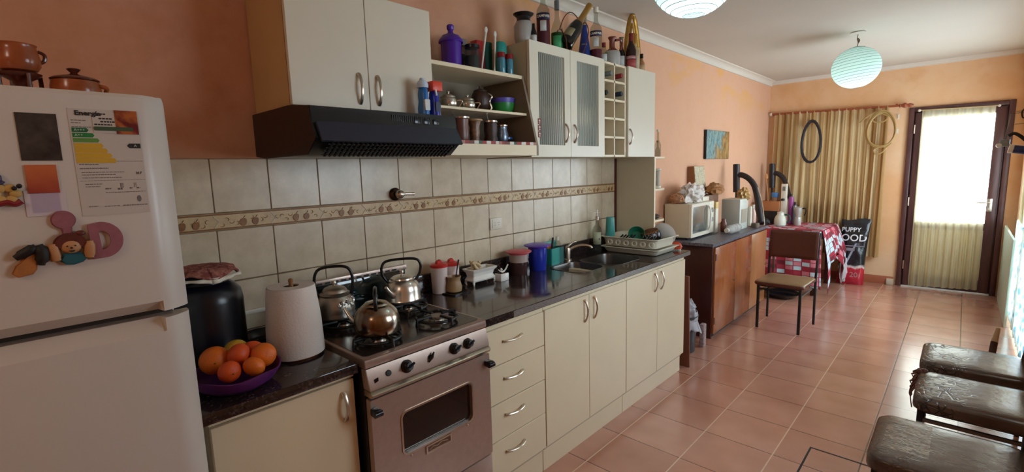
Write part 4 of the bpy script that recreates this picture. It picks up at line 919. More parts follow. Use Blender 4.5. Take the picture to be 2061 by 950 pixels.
for (xa,s_) in ((.19,-1),(.19,1)):
    m.tube(smoothpath([(.19,3.27+s_*.070,ZG+.004),(.19,3.27+s_*.100,ZG+.12),(.19,3.27+s_*.085,ZG+.24),(.19,3.27+s_*.045,ZG+.37),(.19,3.27+s_*.012,ZG+.415)],6),.014,8,flat=.6)
    m.tube(smoothpath([(.19,3.27+s_*.045,ZG+.03),(.19,3.27+s_*.058,ZG+.14),(.19,3.27+s_*.035,ZG+.26),(.19,3.27+s_*.010,ZG+.36)],6),.009,8,flat=.6)
m.box(.165,.215,3.195,3.345,ZG,ZG+.012,.003); m.sphere((.19,3.27,ZG+.417),.018,14,(1,1,.7)); m.part('frame',BRASS,ly)
t=bot('gold_label_bottle','pale flat bottle with a gold top standing inside the gilt lyre',.20,3.292,[(.030,.012),(.035,.016),(.035,.19),(.014,.20),(.013,.26)],mat('straw_glass',(190,160,110),.12),caps=(([(.015,.22),(.015,.29),(0,.291)],GOLD),),labels=((.03,.17,.0356,60,mat('beige_label',(206,182,150),.5)),))
bot('last_bottle','small tan bottle with a black cap, last one at the end of the row',.235,3.325+.0,[(.020,0),(.022,.004),(.022,.085),(.012,.105),(.010,.12)],mat('amber_tan_glass',(170,120,80),.15),caps=(([(.012,.118),(.012,.150),(0,.151)],BLKP),),labels=((.02,.07,.0226,55,mat('tan_label',(200,170,130),.5)),))
# ================================================================ WALL FITTINGS
v=thing('wall_tap','chrome wall tap with a lever above the decorated tile border','tap',(0,1.325,1.43))
RY=Matrix.Rotation(PI/2,3,'Y')
M().lathe([(.030,0),(.031,.006),(.024,.012),(.014,.014),(.014,.04)],(.001,1.320,1.434),24,R=RY).part('flange',BRASSD:=mat('tarnished_chrome',(90,80,76),.25,1.),v)
M().lathe([(.018,.03),(.020,.034),(.020,.052),(.014,.058),(0,.06)],(.001,1.320,1.434),24,R=RY).part('body',CHROME,v)
M().tube([(.045,1.325,1.434),(.052,1.352,1.434),(.052,1.395,1.432)],[.008,.007,.008],10).part('lever',CHROME,v)
ol=thing('wall_socket','cream double wall socket on the tiles above the granite upstand','socket',(0,2.0,1.22))
M().box(0,.010,1.952,2.048,1.188,1.256,.003).part('plate',OFFW,ol); M().box(.010,.013,1.966,2.034,1.196,1.248,.0015).part('insert',OFFW,ol)
m=M()
for y in (1.985,2.018):
    for dy,dz in ((-.006,.006),(.006,.006),(0,-.008)): m.cyl((.0125,y+dy,1.222+dz),.0022,.0012,8,R=RY)
m.part('socket_holes',BLKM,ol)
# ================================================================ SHORT WORKTOP
bj=thing('black_canister','large black drum-shaped canister beside the refrigerator','canister',(.20,.43,WT))
DKC=mat('satin_black_plastic',(16,18,28),.28)
M().lathe([(.10,0),(.112,.006),(.114,.05),(.114,.215),(.109,.245),(.092,.268),(.074,.278),(.068,.300)],(.20,.43,WT),48).part('drum',DKC,bj)
M().lathe([(.074,.298),(.078,.302),(.078,.318),(.072,.322),(0,.322)],(.20,.43,WT),40).part('lid',DKC,bj)
a=NT('crochet_cotton'); n=a.vor(110); a.set(col=a.mix(a.rng(a.noise(40,3),.42,.6),S((130,62,56)),S((170,110,96))),rough=.9); a.bump(n,.9,.004); CRO=a.m
def F(u,v):
    t=2*PI*u; r=.108*v*(1+.025*math.sin(14*t)); sag=-.020*max(0,(v-.60)/.40)**1.5*(1+.5*math.sin(5*t+1))
    return (.20+r*math.cos(t),.43+r*math.sin(t),WT+.328+sag+.002*mn.noise(Vector((r*math.cos(t)*60,r*math.sin(t)*60,0))))
o=M().grid(F,84,14).part('crochet_cover',CRO,thick=.006); tag(o,'round brownish red crochet cloth lying on the black canister','cloth')
def F2(u,v):
    t=2*PI*u; r=.106+.006*v+.004*math.sin(14*t); return (.20+r*math.cos(t),.43+r*math.sin(t),WT+.305-.012*v*(1+.4*math.sin(5*t+1)))
M().grid(F2,84,2).part('cream_edging',OFFW,o,thick=.002)
# fruit bowl
bx,by=.475,.425
fb=thing('fruit_bowl','wide purple plastic bowl full of citrus on the short worktop','bowl',(bx,by,WT))
PB=mat('magenta_purple_plastic',(92,36,104),.35)
def F(u,v):
    t=2*PI*u; k=[(.055,0),(.075,.004),(.100,.020),(.116,.045),(.121,.055),(.117,.055),(.110,.044),(.095,.022),(.07,.008),(0,.007)]
    f_=v*9; i=min(int(f_),8); w=f_-i; r=k[i][0]*(1-w)+k[i+1][0]*w; z=k[i][1]*(1-w)+k[i+1][1]*w
    if r>.1: z+=.004*math.sin(5*t)*(r-.1)/.02
    return (bx+r*math.cos(t),by+r*math.sin(t),WT+.001+z)
M().grid(F,72,27).part('bowl',PB,fb,recalc=True)
def fruit(name,lab,cat,x,y,z,r,mt,sz=.92,seed=0,grp='citrus in the purple bowl'):
    t=thing(name,lab,cat,(x,y,z),grp); R=Matrix.Rotation(.5+seed*.7,3,'X')@Matrix.Rotation(seed*1.3,3,'Y')
    m=M(); pr=[]
    for i in range(21):
        a_=PI*i/20; k=1-.06*math.exp(-(a_/.25)**2)+0
        pr.append((r*math.sin(a_)*(1+.01*math.sin(3*a_)),-r*sz*math.cos(a_)*k))
    m.lathe(pr,(x,y,z),28,R=R,cap=False); m.part('peel',mt,t)
    p=Vector((x,y,z))+R@Vector((0,0,r*sz*.97)); m=M(); m.sphere(p,.0035,8,(1,1,.5)); m.part('stem_scar',mat('stem_scar_green',(70,80,30),.7) if 'stem_scar_green' not in bpy.data.materials else bpy.data.materials['stem_scar_green'],t)
fruit('orange','large orange at the refrigerator side of the purple bowl','orange',.425,.385,WT+.080,.042,ORANGE,.95,1)
fruit('lemon','yellow lemon at the back of the purple bowl','lemon',.385,.455,WT+.080,.034,LEMON,1.05,2)
fruit('mandarin','deep orange mandarin just behind the middle of the purple bowl','mandarin',.425,.490,WT+.078,.034,MAND,.86,3)
fruit('orange','speckled orange at the paper-roll side of the purple bowl','orange',.490,.498,WT+.079,.037,ORANGE,.90,4)
fruit('mandarin','reddish mandarin on top in the centre of the purple bowl','mandarin',.465,.438,WT+.092,.034,MAND,.88,5)
fruit('mandarin','small red-orange mandarin at the front rim near the refrigerator','mandarin',.520,.395,WT+.068,.031,MAND,.85,6)
fruit('mandarin','pale orange mandarin at the front rim of the purple bowl, in the middle','mandarin',.535,.455,WT+.068,.031,ORANGE,.84,7)
# kitchen paper
px,py=.355,.652
pr_=thing('paper_towel_roll','thick white kitchen paper roll on a wooden holder beside the cooker','paper roll',(px,py,WT))
a=NT('kitchen_paper'); a.set(col=S((226,216,208)),rough=.95); a.bump(a.vor(160),.25,.002)
m=M(); P=[]
n_=72
def rad(t): return .070+.0022*(t/(2*PI))
V=[];F_=[]
for z,k in ((0,1.03),(.004,1.04),(.12,.99),(.232,.86),(.236,.85)):
    for i in range(n_+1):
        t=2*PI*i/n_; r=(.088*k+.003*i/n_); V.append((px+r*math.cos(t-.35),py+r*math.sin(t-.35),WT+.010+z))
for j in range(4):
    for i in range(n_): F_.append((j*(n_+1)+i,j*(n_+1)+i+1,(j+1)*(n_+1)+i+1,(j+1)*(n_+1)+i))
m.add(V,F_)
# top annulus and the loose sheet step
Vt=[];Ft=[]
for rr0 in (.0748,.026):
    for i in range(n_): t=2*PI*i/n_-.35; Vt.append((px+rr0*math.cos(t),py+rr0*math.sin(t),WT+.246))
for i in range(n_): Ft.append((i,(i+1)%n_,n_+(i+1)%n_,n_+i))
m.add(Vt,Ft); m.add([V[-(n_+1)],V[-1],V[n_],V[0]][:4],[])
m.lathe([(.026,.246),(.026,.05)],(px,py,WT),32,cap=False); m.part('paper',a.m,pr_,recalc=False)
m=M(); m.lathe([(.0255,.05),(.0255,.243),(.023,.243),(.023,.05)],(px,py,WT),28,cap=False); m.part('cardboard_core',mat('shaded_cardboard',(96,70,50),.9),pr_)  # core darkened: shade down the hollow put into the colour
M().lathe([(.072,0),(.075,.003),(.075,.009),(.072,.010),(0,.0101)],(px,py,WT),40).part('base_disc',WOODP,pr_)
M().lathe([(.008,.01),(.0075,.250),(.0065,.256),(.008,.260),(.008,.266),(.004,.270),(0,.271)],(px,py,WT),18).part('wooden_rod',mat('turned_brown_wood',(140,94,50),.45),pr_)
# dark pan behind
pn=thing('frying_pan','small black frying pan on the worktop behind the fruit and the paper roll','pan',(.14,.60,WT))
M().lathe([(.055,0),(.062,.004),(.074,.034),(.077,.036),(.070,.030),(.058,.008),(0,.007)],(.13,.625,WT),36).part('pan_body',BLK,pn)
M().tube(smoothpath([(.19,.585,WT+.030),(.235,.555,WT+.040),(.285,.53,WT+.045)],5),[.008]*11,10,flat=.6).part('handle',BLKP,pn)
# ================================================================ LONG WORKTOP ITEMS
def canis(lab,x,y,hh,sp):
    t=thing('canister',lab,'canister',(x,y,WT),'red-lidded sugar and tea canisters'); rc=.043
    M().lathe([(.036,0),(.039,.003),(rc,hh*.92),(rc,hh)],(x,y,WT),32).part('body',mat('white_pink_plastic',(214,196,190),.35) if 'white_pink_plastic' not in bpy.data.materials else bpy.data.materials['white_pink_plastic'],t)
    l_=M().lathe([(rc+.002,hh-.002),(rc+.003,hh+.010),(rc-.004,hh+.015),(.010,hh+.017),(0,hh+.017)],(x,y,WT),32).part('lid',RED,t)
    m=M(); m.prism([(y-.020,WT+hh+.016),(y+.018,WT+hh+.016),(y+.004,WT+hh+.036),(y-.016,WT+hh+.030)],'X',x-.008,x+.012,.002); m.part('flip_tab',RED,l_)
canis('white canister with a red flip lid, nearest to the cooker',.085,1.500,.138,0)
canis('white canister with a red flip lid, half hidden behind its twin',.060,1.600,.128,0)
ty=tag(M().prism(rr(.085,.205,1.485,1.615,.02,6),'Z',WT+.0005,WT+.007,.002).part('serving_tray',BLKP),'small black tray under the tan mate gourd','tray')
t=thing('mate_gourd','tan gourd cup with a dark metal straw in front of the red-lidded canisters','mate cup',(.145,1.545,WT+.007))
M().lathe([(.028,0),(.038,.004),(.041,.024),(.034,.052),(.032,.062),(.038,.080),(.036,.081),(.030,.063),(.02,.02),(0,.02)],(.145,1.545,WT+.0072),32).part('cup',TAN,t)
M().tube([(.145,1.55,WT+.04),(.125,1.585,WT+.11),(.11,1.612,WT+.158)],[.0035,.0035,.005],8).part('straw',BLKM,t)
pl=thing('ceramic_planter','ornate white ceramic footed box holding beige shells','planter',(.10,1.80,WT))
def flare(m,x0,x1,y0,y1,z0,h):
    L=[]
    for g,z in ((.004,.016),(.000,.022),(.010,.036),(.006,.052),(-.006,.062),(-.008,.068),(-.002,.070),(.004,.068),(.006,.050),(.012,.03)):
        L.append([(x,y,z0+z*h) for x,y in rr(x0+g,x1-g,y0+g,y1-g,.008,3)])
    n_=len(L[0]); V=[p for l_ in L for p in l_]; F=[(j*n_+i,j*n_+(i+1)%n_,(j+1)*n_+(i+1)%n_,(j+1)*n_+i) for j in range(len(L)-1) for i in range(n_)]+[tuple(range(n_))[::-1],tuple((len(L)-1)*n_+i for i in range(n_))]
    m.add(V,F)
    for x in (x0+.010,x1-.010):
        for y in (y0+.010,y1-.010): m.tube([(x,y,z0+.020*h),(x+(.004 if x>(x0+x1)/2 else -.004),y+(.004 if y>(y0+y1)/2 else -.004),z0+.008*h),(x,y,z0)],[.008,.006,.004],8)
m=M(); flare(m,.055,.135,1.690,1.860,WT,1.3); m.part('box',CERW,pl)
m=M(); rq=random.Random(4)
for k in range(9): m.tube(smoothpath([(.07+rq.uniform(0,.05),1.72+rq.uniform(0,.045),WT+.07),(.07+rq.uniform(0,.05),1.72+rq.uniform(0,.045),WT+.10),(.06+rq.uniform(0,.07),1.71+rq.uniform(0,.06),WT+.125)],4),.008,8)
m.part('beige_shells',mat('beige_shell',(206,184,146),.6),pl)
sb=thing('small_ceramic_box','little white ceramic box with two curved handles beside the ornate planter','box',(.15,1.90,WT))
M().box(.120,.172,1.862,1.925,WT,WT+.042,.003).part('box',CERW,sb); M().box(.126,.166,1.868,1.919,WT+.0421,WT+.0428).part('dark_contents',CLAYD,sb)
m=M(); m.tube(smoothpath([(.165,1.850,WT+.070),(.16,1.868,WT+.058),(.155,1.893,WT+.050),(.155,1.915,WT+.060),(.16,1.932,WT+.088)],5),[.003]*8+[.0055]*6+[.004]*7,8); m.sphere((.145,1.893,WT+.062),.007,10,(1,1,1.3)); m.part('curved_handles',CERW,sb)
def tub(lab,x,y,r,h,mt,lr,lm,extra=None):
    t=thing('food_container',lab,'container',(x,y,WT)); M().lathe([(r*.86,0),(r*.9,.003),(r,h*.9),(r,h)],(x,y,WT),40).part('body',mt,t)
    if extra: M().lathe([(r+.0006,h*.6),(r+.0008,h)],(x,y,WT),40,cap=False).part('upper_band',extra,t)
    M().lathe([(r+.002,h-.006),(r+.004,h),(lr,h+.006),(lr,h+.011),(lr*.8,h+.016),(lr*.3,h+.018),(0,h+.018)],(x,y,WT),40).part('lid',lm,t)
tub('brown tub with a wide pink lid beside the blue tub',.115,2.072,.055,.128,mat('brownish_translucent_tub',(70,46,44),.15),.078,mat('pink_lid',(196,76,86),.4),mat('greyish_tub_band',(168,150,142),.25))
tub('taller blue tub with a wide violet lid, between the pink-lidded tub and the teal basket',.125,2.235,.058,.145,BLUE,.083,mat('violet_lid',(86,52,170),.35))
tb=thing('teal_basket','square teal plastic holder for sink brushes beside the blue tub','sink caddy',(.09,2.52,WT))
TE=mat('teal_caddy_plastic',(44,146,136),.35)
m=M(); m.ring(rr(.030,.112,2.392,2.478,.006,3),rr(.034,.108,2.396,2.474,.005,3),'Z',WT,WT+.105); m.box(.032,.110,2.394,2.476,WT,WT+.004); m.part('front_cup',TE,tb); M().box(.022,.030,2.39,2.55,WT,WT+.14,.002).part('back_plate',TE,tb)
m=M(); m.ring(rr(.032,.096,2.484,2.545,.006,3),rr(.036,.092,2.488,2.541,.005,3),'Z',WT,WT+.10); m.part('rear_cup',mat('dark_teal_cup',(24,96,92),.4),tb)
t=thing('scrub_brush','dark handled dish brush standing in the teal holder','brush',(.08,2.44,WT+.006)); M().tube([(.075,2.435,WT+.01),(.078,2.44,WT+.11),(.082,2.445,WT+.172)],[.006,.008,.007],8).part('handle',BLKM,t)
t=thing('dish_sponge','orange sponge sticking out of the teal holder','sponge',(.06,2.45,WT+.05)); M().box(.042,.060,2.415,2.468,WT+.04,WT+.128,.006).part('sponge',mat('orange_sponge',(190,96,30),.9,bump=.5,bs=300),t)
t=thing('soap_bottle','clear soap bottle with a white cap behind the teal holder','bottle',(.065,2.515,WT+.0045)); M().lathe([(.02,0),(.024,.004),(.024,.12),(.012,.14)],(.064,2.514,WT+.004),20).part('bottle',CLEARG,t); M().lathe([(.012,.138),(.012,.165),(0,.166)],(.064,2.514,WT+.004),16).part('cap',OFFW,t)
# faucet
fc=thing('kitchen_faucet','low chrome mixer faucet behind the double sink','faucet',(.09,2.62,WT))
M().lathe([(.026,0),(.026,.006),(.019,.010),(.018,.075),(.016,.082)],(.085,2.60,WT),24).part('base',CHROME,fc)
M().tube(smoothpath([(.085,2.60,WT+.045),(.11,2.62,WT+.080),(.16,2.655,WT+.098),(.205,2.68,WT+.094),(.220,2.69,WT+.080)],6),[.010]*24+[.009],12).part('spout',CHROME,fc)
M().tube(smoothpath([(.085,2.60,WT+.080),(.080,2.61,WT+.090),(.090,2.65,WT+.112),(.092,2.69,WT+.118)],5),[.014]*5+[.007]*10+[.006],10).part('lever',CHROME,fc)
tag(M().box(.33,.42,2.78,2.90,WT-.105,WT-.075,.008).part('yellow_sponge',mat('yellow_sponge',(206,186,40),.9,bump=.4,bs=250)),'yellow cloth sponge lying in the far sink bowl','sponge')
# vinegar bottle
t=bot('sauce_bottle','slim clear glass bottle with a pouring spout and label beside the dish rack',.075,2.975,[(.030,0),(.033,.004),(.034,.155),(.028,.180),(.013,.200),(.011,.215),(.011,.25)],CLEARG,caps=(([(.0125,.235),(.0125,.262),(.004,.266),(.004,.31),(0,.311)],SILVER),),labels=((.06,.15,.0346,55,mat('pale_green_label',(176,180,150),.5)),),z=WT)
M().sphere((.075+.0305,2.975-.0165,WT+.10),.007,10,(.3,1,1)).part('label_emblem',DKRED,t)
M().tube([(.075,2.975,WT+.292),(.06,2.95,WT+.292)],.003,6).tube([(.075,2.975,WT+.292),(.09,3.0,WT+.292)],.003,6).part('spout_cross',CHROME,t)
# dish rack
rk=thing('dish_rack','cream plastic dish rack with a drip tray at the far end of the worktop','dish rack',(.27,3.14,WT))
RX0,RX1,RY0,RY1=.085,.530,3.00,3.335
CRP=mat('cream_rack_plastic',(216,210,190),.4)
def trough(m,x0,x1,y0,y1,z0,z1,fl,t=.003,r=.03):
    L=[]
    for g,z in ((.03,z0),(.022,z0+.004),(.004+fl,z1-.01),(fl*.2,z1),(-.012,z1+.002),(-.012,z1+.006),(.006,z1+.005),(.012+fl,z1-.012),(.03,z0+.010)):
        L.append([(x,y,z) for x,y in rr(x0+g,x1-g,y0+g,y1-g,r,5)])
    n_=len(L[0]); V=[p for l_ in L for p in l_]; F=[(j*n_+i,j*n_+(i+1)%n_,(j+1)*n_+(i+1)%n_,(j+1)*n_+i) for j in range(len(L)-1) for i in range(n_)]+[tuple(range(n_))[::-1],tuple((len(L)-1)*n_+i for i in range(n_))]
    return m.add(V,F)
m=M(); trough(m,RX0+.01,RX1+.004,RY0,RY1,WT+.002,WT+.040,.004); m.part('drip_tray',CRP,rk)
m=M(); trough(m,RX0,RX1,RY0+.004,RY1-.004,WT+.046,WT+.112,.008); m.part('basket',CRP,rk)
m=M()
for k in range(6): m.ring([(p[0],p[1]) for p in rr(RX0+.06+.065*k,RX0+.100+.065*k,WT+.062,WT+.098,.016,4)],[(p[0],p[1]) for p in rr(RX0+.066+.065*k,RX0+.094+.065*k,WT+.068,WT+.092,.012,4)],'Y',RY0+.004,RY0+.012)
for k in range(7): m.box(RX0+.05,RX1-.05,RY0+.05+.038*k,RY0+.054+.038*k,WT+.058,WT+.072)
m.part('basket_openings',OFFW,rk)
jar('teal_tumbler','tall pale teal plastic tumbler upside down on the dish rack','tumbler',.125,3.075,WT+.112,[('cup',[(.034,0),(.036,.003),(.030,.135),(.028,.140),(0,.141)],mat('pale_teal_plastic',(70,150,142),.4))],32)
t=thing('green_cup','dark green bowl lying in the dish rack','bowl',(.29,3.13,WT+.085))
M().lathe([(.030,0),(.044,.006),(.056,.045),(.058,.055),(.054,.055),(.040,.010),(0,.008)],(.31,3.13,WT+.110),32,R=Matrix.Rotation(.9,3,'X')@Matrix.Rotation(.4,3,'Y')).part('bowl',mat('dark_green_plastic',(24,96,70),.35),t)
t=thing('black_cutlery_basket','small black cutlery pieces lying in the dish rack','cutlery',(.24,3.09,WT+.08)); m=M()
for k in range(5): m.tube([(.20+.022*k,3.05,WT+.085),(.225+.02*k,3.09+.008*k,WT+.125)],.006,6)
m.part('cutlery_handles',BLKM,t)
t=thing('ceramic_pot','black ceramic pot with white squiggles and an orange-brown inside in the dish rack','pot',(.40,3.17,WT+.07))
a=NT('black_pot_with_squiggles'); a.set(col=a.mix(a.math('MULTIPLY',a.rng(a.math('ABSOLUTE',a.math('SUBTRACT',a.noise(16,1,.5,None,3.),.5)),.012,.022,1,0),a.rng(a.noise(5,1),.46,.5)),S((18,16,22)),S((196,192,186))),rough=.25)
R=Matrix.Rotation(.30,3,'X')@Matrix.Rotation(-.12,3,'Y')
pc=Vector((.405,3.195,WT+.066))
M().lathe([(.030,0),(.055,.008),(.071,.045),(.069,.075),(.060,.092)],pc,40,R=R).part('pot_body',a.m,t); M().lathe([(.060,.092),(.056,.093),(.060,.07),(.055,.03),(0,.02)],pc,40,R=R).part('glazed_inside',mat('orange_brown_glaze',(176,104,44),.4),t)
tag(M().lathe([(.05,0),(.075,.012),(.086,.016),(.084,.018),(.06,.008),(0,.006)],(.45,3.27,WT+.120),36,R=Matrix.Rotation(-1.25,3,'X')).part('plate',CERW),'white plate standing behind the black pot in the dish rack','plate')
t=thing('scrubbing_brush','orange-red plastic brush with a loop handle on the worktop corner','brush',(.52,3.36,WT))
OR=mat('orange_red_plastic',(206,70,34),.4)
R=Matrix.Rotation(.3,4,'Z'); T=Matrix.Translation((.515,3.345,WT))@R
M(T).prism(rr(-.036,.036,-.024,.024,.022,6),'Z',.012,.026,.003).part('brush_back',OR,t); M(T).tube(smoothpath([(-.030,0,.020),(-.020,0,.046),(.015,0,.050),(.032,0,.022)],6),.009,10,flat=1.3).part('handle',OR,t)
m=M(T)
for i in range(9):
    for j in range(5): m.cyl((-.028+.007*i,-.016+.008*j,0),.0022,.0125,5)
m.part('bristles',OFFW,t)
# ================================================================ BETWEEN CABINET AND SIDEBOARD
tag(M(Matrix.Translation((.30,3.46,0))@Matrix.Rotation(.06,4,'X')).box(0,.285,-.008,.008,.0,.72,.001,1).part('leaning_board',mat('raw_wood_edge_board',(120,66,46),.6)),'tall thin wooden board leaning at the end of the base cabinets','board')
bn=thing('waste_bin','grey waste bin lined with a plastic bag beside the dark sideboard','bin',(.42,3.78,0))
M().lathe([(.085,0),(.088,.004),(.108,.30),(.115,.305),(.115,.315),(.105,.31),(.08,.01),(0,.01)],(.40,3.77,0),32).part('bin',mat('dark_grey_plastic',(70,76,82),.4),bn)
a_=[]
def F(u,v):
    t=2*PI*u; k=mn.noise(Vector((math.cos(t)*2,math.sin(t)*2,v*3)))
    r=.104+.018*v+.03*k*v; return (.40+r*math.cos(t),.77+3.0+r*math.sin(t),.315-.12*v*(1+.5*k)+(.03 if v<.15 else 0))
M().grid(F,60,10).part('bin_liner',glassy('grey_bin_bag',(210,212,220),.25,.3,1.),bn,thick=.001)
m=M().blob((.44,3.73,.375),.085,.35,2.2,3,40,(.8,.8,1.0),-.06); m.part('bag_top',bpy.data.materials['grey_bin_bag'],bn)
tag(M().box(.47,.51,3.92,3.98,.0,.20,.008).part('cleaning_packet',mat('speckled_packet',(160,140,140),.5,var=.5,vs=60)),'small pale speckled packet between the bin and the dark sideboard','packet')
# ================================================================ SIDEBOARD
sd=thing('sideboard','dark wooden sideboard with varnished brown doors and a grey speckled top','sideboard',(.25,4.9,0))
M().box(0.0,.475,4.165,4.185,.0,.832,.002).part('side_panel',WOODR,sd)
M().box(0.0,.47,4.185,5.66,.03,.832).part('carcass',WOODR,sd)
M().box(.02,.46,4.19,5.64,0,.03).part('plinth',BLKM,sd)
for a_,b_,mt in ((4.187,4.70,WOODP),(4.706,5.15,WOODP),(5.156,5.66,WOODC)):
    d=M().box(.472,.492,a_,b_,.04,.815,.002).part('door',mt,sd)
    M().cyl((.492,b_-.03,.44),.007,.014,12,R=RY).part('knob',mat('aged_brass' ,(150,130,90),.4,.7) if a_<4.2 else bpy.data.materials['aged_brass'],d)
for z in (.13,.70): M().box(.476,.497,4.188,4.200,z,z+.06,.001,1).part('hinge',mat('dark_hinge',(50,30,24),.5) if z<.2 else bpy.data.materials['dark_hinge'],sd)
a=NT('speckled_grey_laminate'); sp=a.n('ShaderNodeSeparateColor'); a.l(a.vor(240,out='Color'),sp.inputs[0]); a.set(col=a.ramp(sp.outputs[0],[(0,S((52,52,62))),(.6,S((84,84,96))),(1,S((140,138,146)))]),rough=.4)
M().prism([(0,4.10),(.50,4.10),(.508,4.3),(.50,5.68),(0,5.68)],'Z',.834,.860,.002).part('top',a.m,sd)
SBT=.8605
# microwave
mw=thing('microwave','cream microwave oven with a mirrored door window under the white bag','microwave',(.14,4.45,SBT))
MX,MY0,MY1,MZ0,MZ1=.265,4.20,4.735,SBT+.018,1.185
CMW=mat('cream_painted_metal',(206,196,170),.35)
M().box(.012,MX-.025,MY0,MY1,MZ0,MZ1,.006).part('case',CMW,mw)
m=M(); m.ring(rr(MY0+.002,MY1-.11,MZ0+.002,MZ1-.002,.008,3),rr(MY0+.035,MY1-.165,MZ0+.035,MZ1-.03,.012,3),'X',MX-.024,MX); d=m.part('door',mat('white_cream_plastic',(224,218,200),.35),mw,sharp=25)
M().prism(rr(MY0+.033,MY1-.163,MZ0+.033,MZ1-.028,.012,3),'X',MX-.012,MX-.006).part('door_window',mat('mirrored_dark_glass',(180,190,194),.12,.9),d)
M().tube(smoothpath([(MX-.002,MY1-.142,MZ1-.035),(MX+.022,MY1-.146,MZ1-.08),(MX+.022,MY1-.146,MZ0+.08),(MX-.002,MY1-.142,MZ0+.035)],6),.007,8,flat=1.8).part('handle',OFFW,d)
M().box(MX-.024,MX-.002,MY1-.108,MY1,MZ0+.002,MZ1-.002,.004).part('control_panel',bpy.data.materials['white_cream_plastic'],mw)
for z in (MZ1-.085,MZ1-.175): M().lathe([(.022,0),(.021,.012),(.0,.014)],(MX-.002,MY1-.055,z),20,R=RY).part('dial',mat('grey_dial',(150,150,146),.4) if z>MZ1-.1 else bpy.data.materials['grey_dial'],mw)
m=M()
for x in (.04,.21):
    for y in (MY0+.04,MY1-.04): m.cyl((x,y,SBT),.012,.019,12)
m.part('feet',BLKP,mw)
# bag on the microwave
def bagmesh(name,lab,c,r,sc,seed,mt,flat,amp=.42,cat='bag'):
    o=M().blob(c,r,amp,2.7,seed,64,sc,flat).part(name,mt,sharp=60); return tag(o,lab,cat)
BAGW=cloth('white_shopping_bag',(226,220,214),.25,.12)
a=NT('crinkled_white_plastic'); a.set(col=S((232,224,216)),rough=.35,spec=.5,alpha=.93); a.bump(a.noise(20,5,.65),.8,.015); BAGW=a.m
bg=bagmesh('plastic_shopping_bag','crumpled white plastic shopping bag lying on the microwave',(.15,4.46,1.185+.068),.11,(.85,1.65,.9),4,BAGW,-.066,.34)
M().tube(smoothpath([(.17,4.30,1.31),(.19,4.27,1.345),(.18,4.33,1.372),(.17,4.40,1.345),(.16,4.42,1.32)],6),.010,8,flat=.3).part('bag_handle',BAGW,bg)
tag(M().box(.03,.22,4.565,4.72,1.186,1.228,.004).part('white_carton',OFFW),'flat white carton under the end of the crumpled shopping bag','box')
tag(M().blob((.11,4.255,1.187+.04),.06,.3,3,8,36,(1.1,1.3,.8),-.039).part('clear_bag',mat('tan_paper_bag',(176,130,96),.8,bump=.5,bs=40)),'low tan crumpled bag on the microwave by the wall','bag')
# art board
ab=thing('art_panel','brown box-framed panel with a pale drawn figure leaning on the salmon wall','picture',(.07,4.9,1.19))
T=Matrix.Translation((.085,4.86,1.232))@Matrix.Rotation(-.10,4,'Y')
M(T).box(-.085,.0,-.13,.13,0,.29,.002).part('box_frame',mat('brown_kraft',(146,96,60),.7),ab)
a=NT('drawn_figure_paper'); f=a.noise(13,2,.5,a.map((1,1.8,.9),(2,5,1)),2.); e=a.sep()
a.set(col=a.mix(a.rng(a.math('ABSOLUTE',a.math('SUBTRACT',f,.5)),.0,.035,1,0),S((206,194,164)),S((120,116,96))),rough=.7)
M(T).box(.0005,.004,-.125,.125,.004,.286).part('drawing',a.m,ab)
mb=M().box(.02,.17,4.775,5.10,SBT,1.228,.003); tag(mb.part('grey_appliance_box',mat('brown_grey_carton',(120,84,62),.6)),'brown carton behind the microwave carrying the drawn panel','box')
o=tag(M().blob((.16,5.02,1.229+.05),.085,.25,2.4,9,48,(.9,1.4,.75),-.049).part('bread_bag',mat('brown_paper_bag',(164,112,66),.75,var=.2,vs=14,bump=.6,bs=30)),'crumpled brown paper bread bag lying beside the drawn panel','bag')
ap=thing('white_appliance','tall pale boxy kitchen machine with a gold bag slumped on top','kitchen appliance',(.30,5.03,SBT))
PG=mat('pale_grey_plastic',(196,198,188),.35)
M().box(.20,.385,5.105,5.36,SBT,1.175,.010).part('housing',PG,ap); M().box(.386,.388,5.15,5.31,.93,1.07).part('front_window',mat('warm_grey_panel',(168,156,138),.3),ap)
M().prism(rr(5.345,5.395,SBT+.02,1.085,.012,4),'X',.385,.415,.004).part('white_arm',OFFW,ap)
o=tag(M().blob((.34,5.33,1.176+.03),.07,.4,3,12,44,(.8,1.25,1.0),-.11).part('gold_wrapper',mat('golden_crinkled_wrap',(190,150,90),.4,.2,var=.3,vs=20,bump=.7,bs=26)),'golden crinkled wrapper slumped over the tall pale machine','wrapper')
t=thing('milk_carton','slim white carton with a yellow top squeezed beside the microwave','carton',(.24,4.80,SBT)); M().box(.205,.258,4.80,4.87,SBT,1.10,.003).part('carton',OFFW,t); M().box(.205,.258,4.80,4.87,1.1003,1.165,.004).part('yellow_top',mat('pale_yellow_card',(220,190,120),.5),t)
tag(M().lathe([(.02,0),(.028,.006),(.030,.09),(.02,.11),(.02,.13),(0,.131)],(.29,4.93,SBT),20).part('red_brown_jar',mat('reddish_brown_glass',(110,52,36),.2)),'small reddish brown jar between the microwave and the pale machine','jar')
a=NT('wrapped_clear_plastic'); a.set(col=S((214,212,208)),rough=.12,alpha=.62,spec=.8); a.bump(a.noise(34,4,.7),1.,.02)
t=thing('plastic_bottle','clear crinkled plastic bottle lying on the grey sideboard top','bottle',(.40,4.86,SBT))
Rl=Matrix.Rotation(-PI/2,3,'X')
M().lathe([(.018,0),(.020,.03),(.036,.055),(.044,.08),(.041,.12),(.045,.15),(.041,.19),(.045,.23),(.043,.28),(.03,.30),(0,.302)],(.405,4.70,SBT+.046),28,R=Rl).part('bottle',a.m,t); M().cyl((.405,4.68,SBT+.046),.021,.022,20,R=Rl).part('cap',OFFW,t)
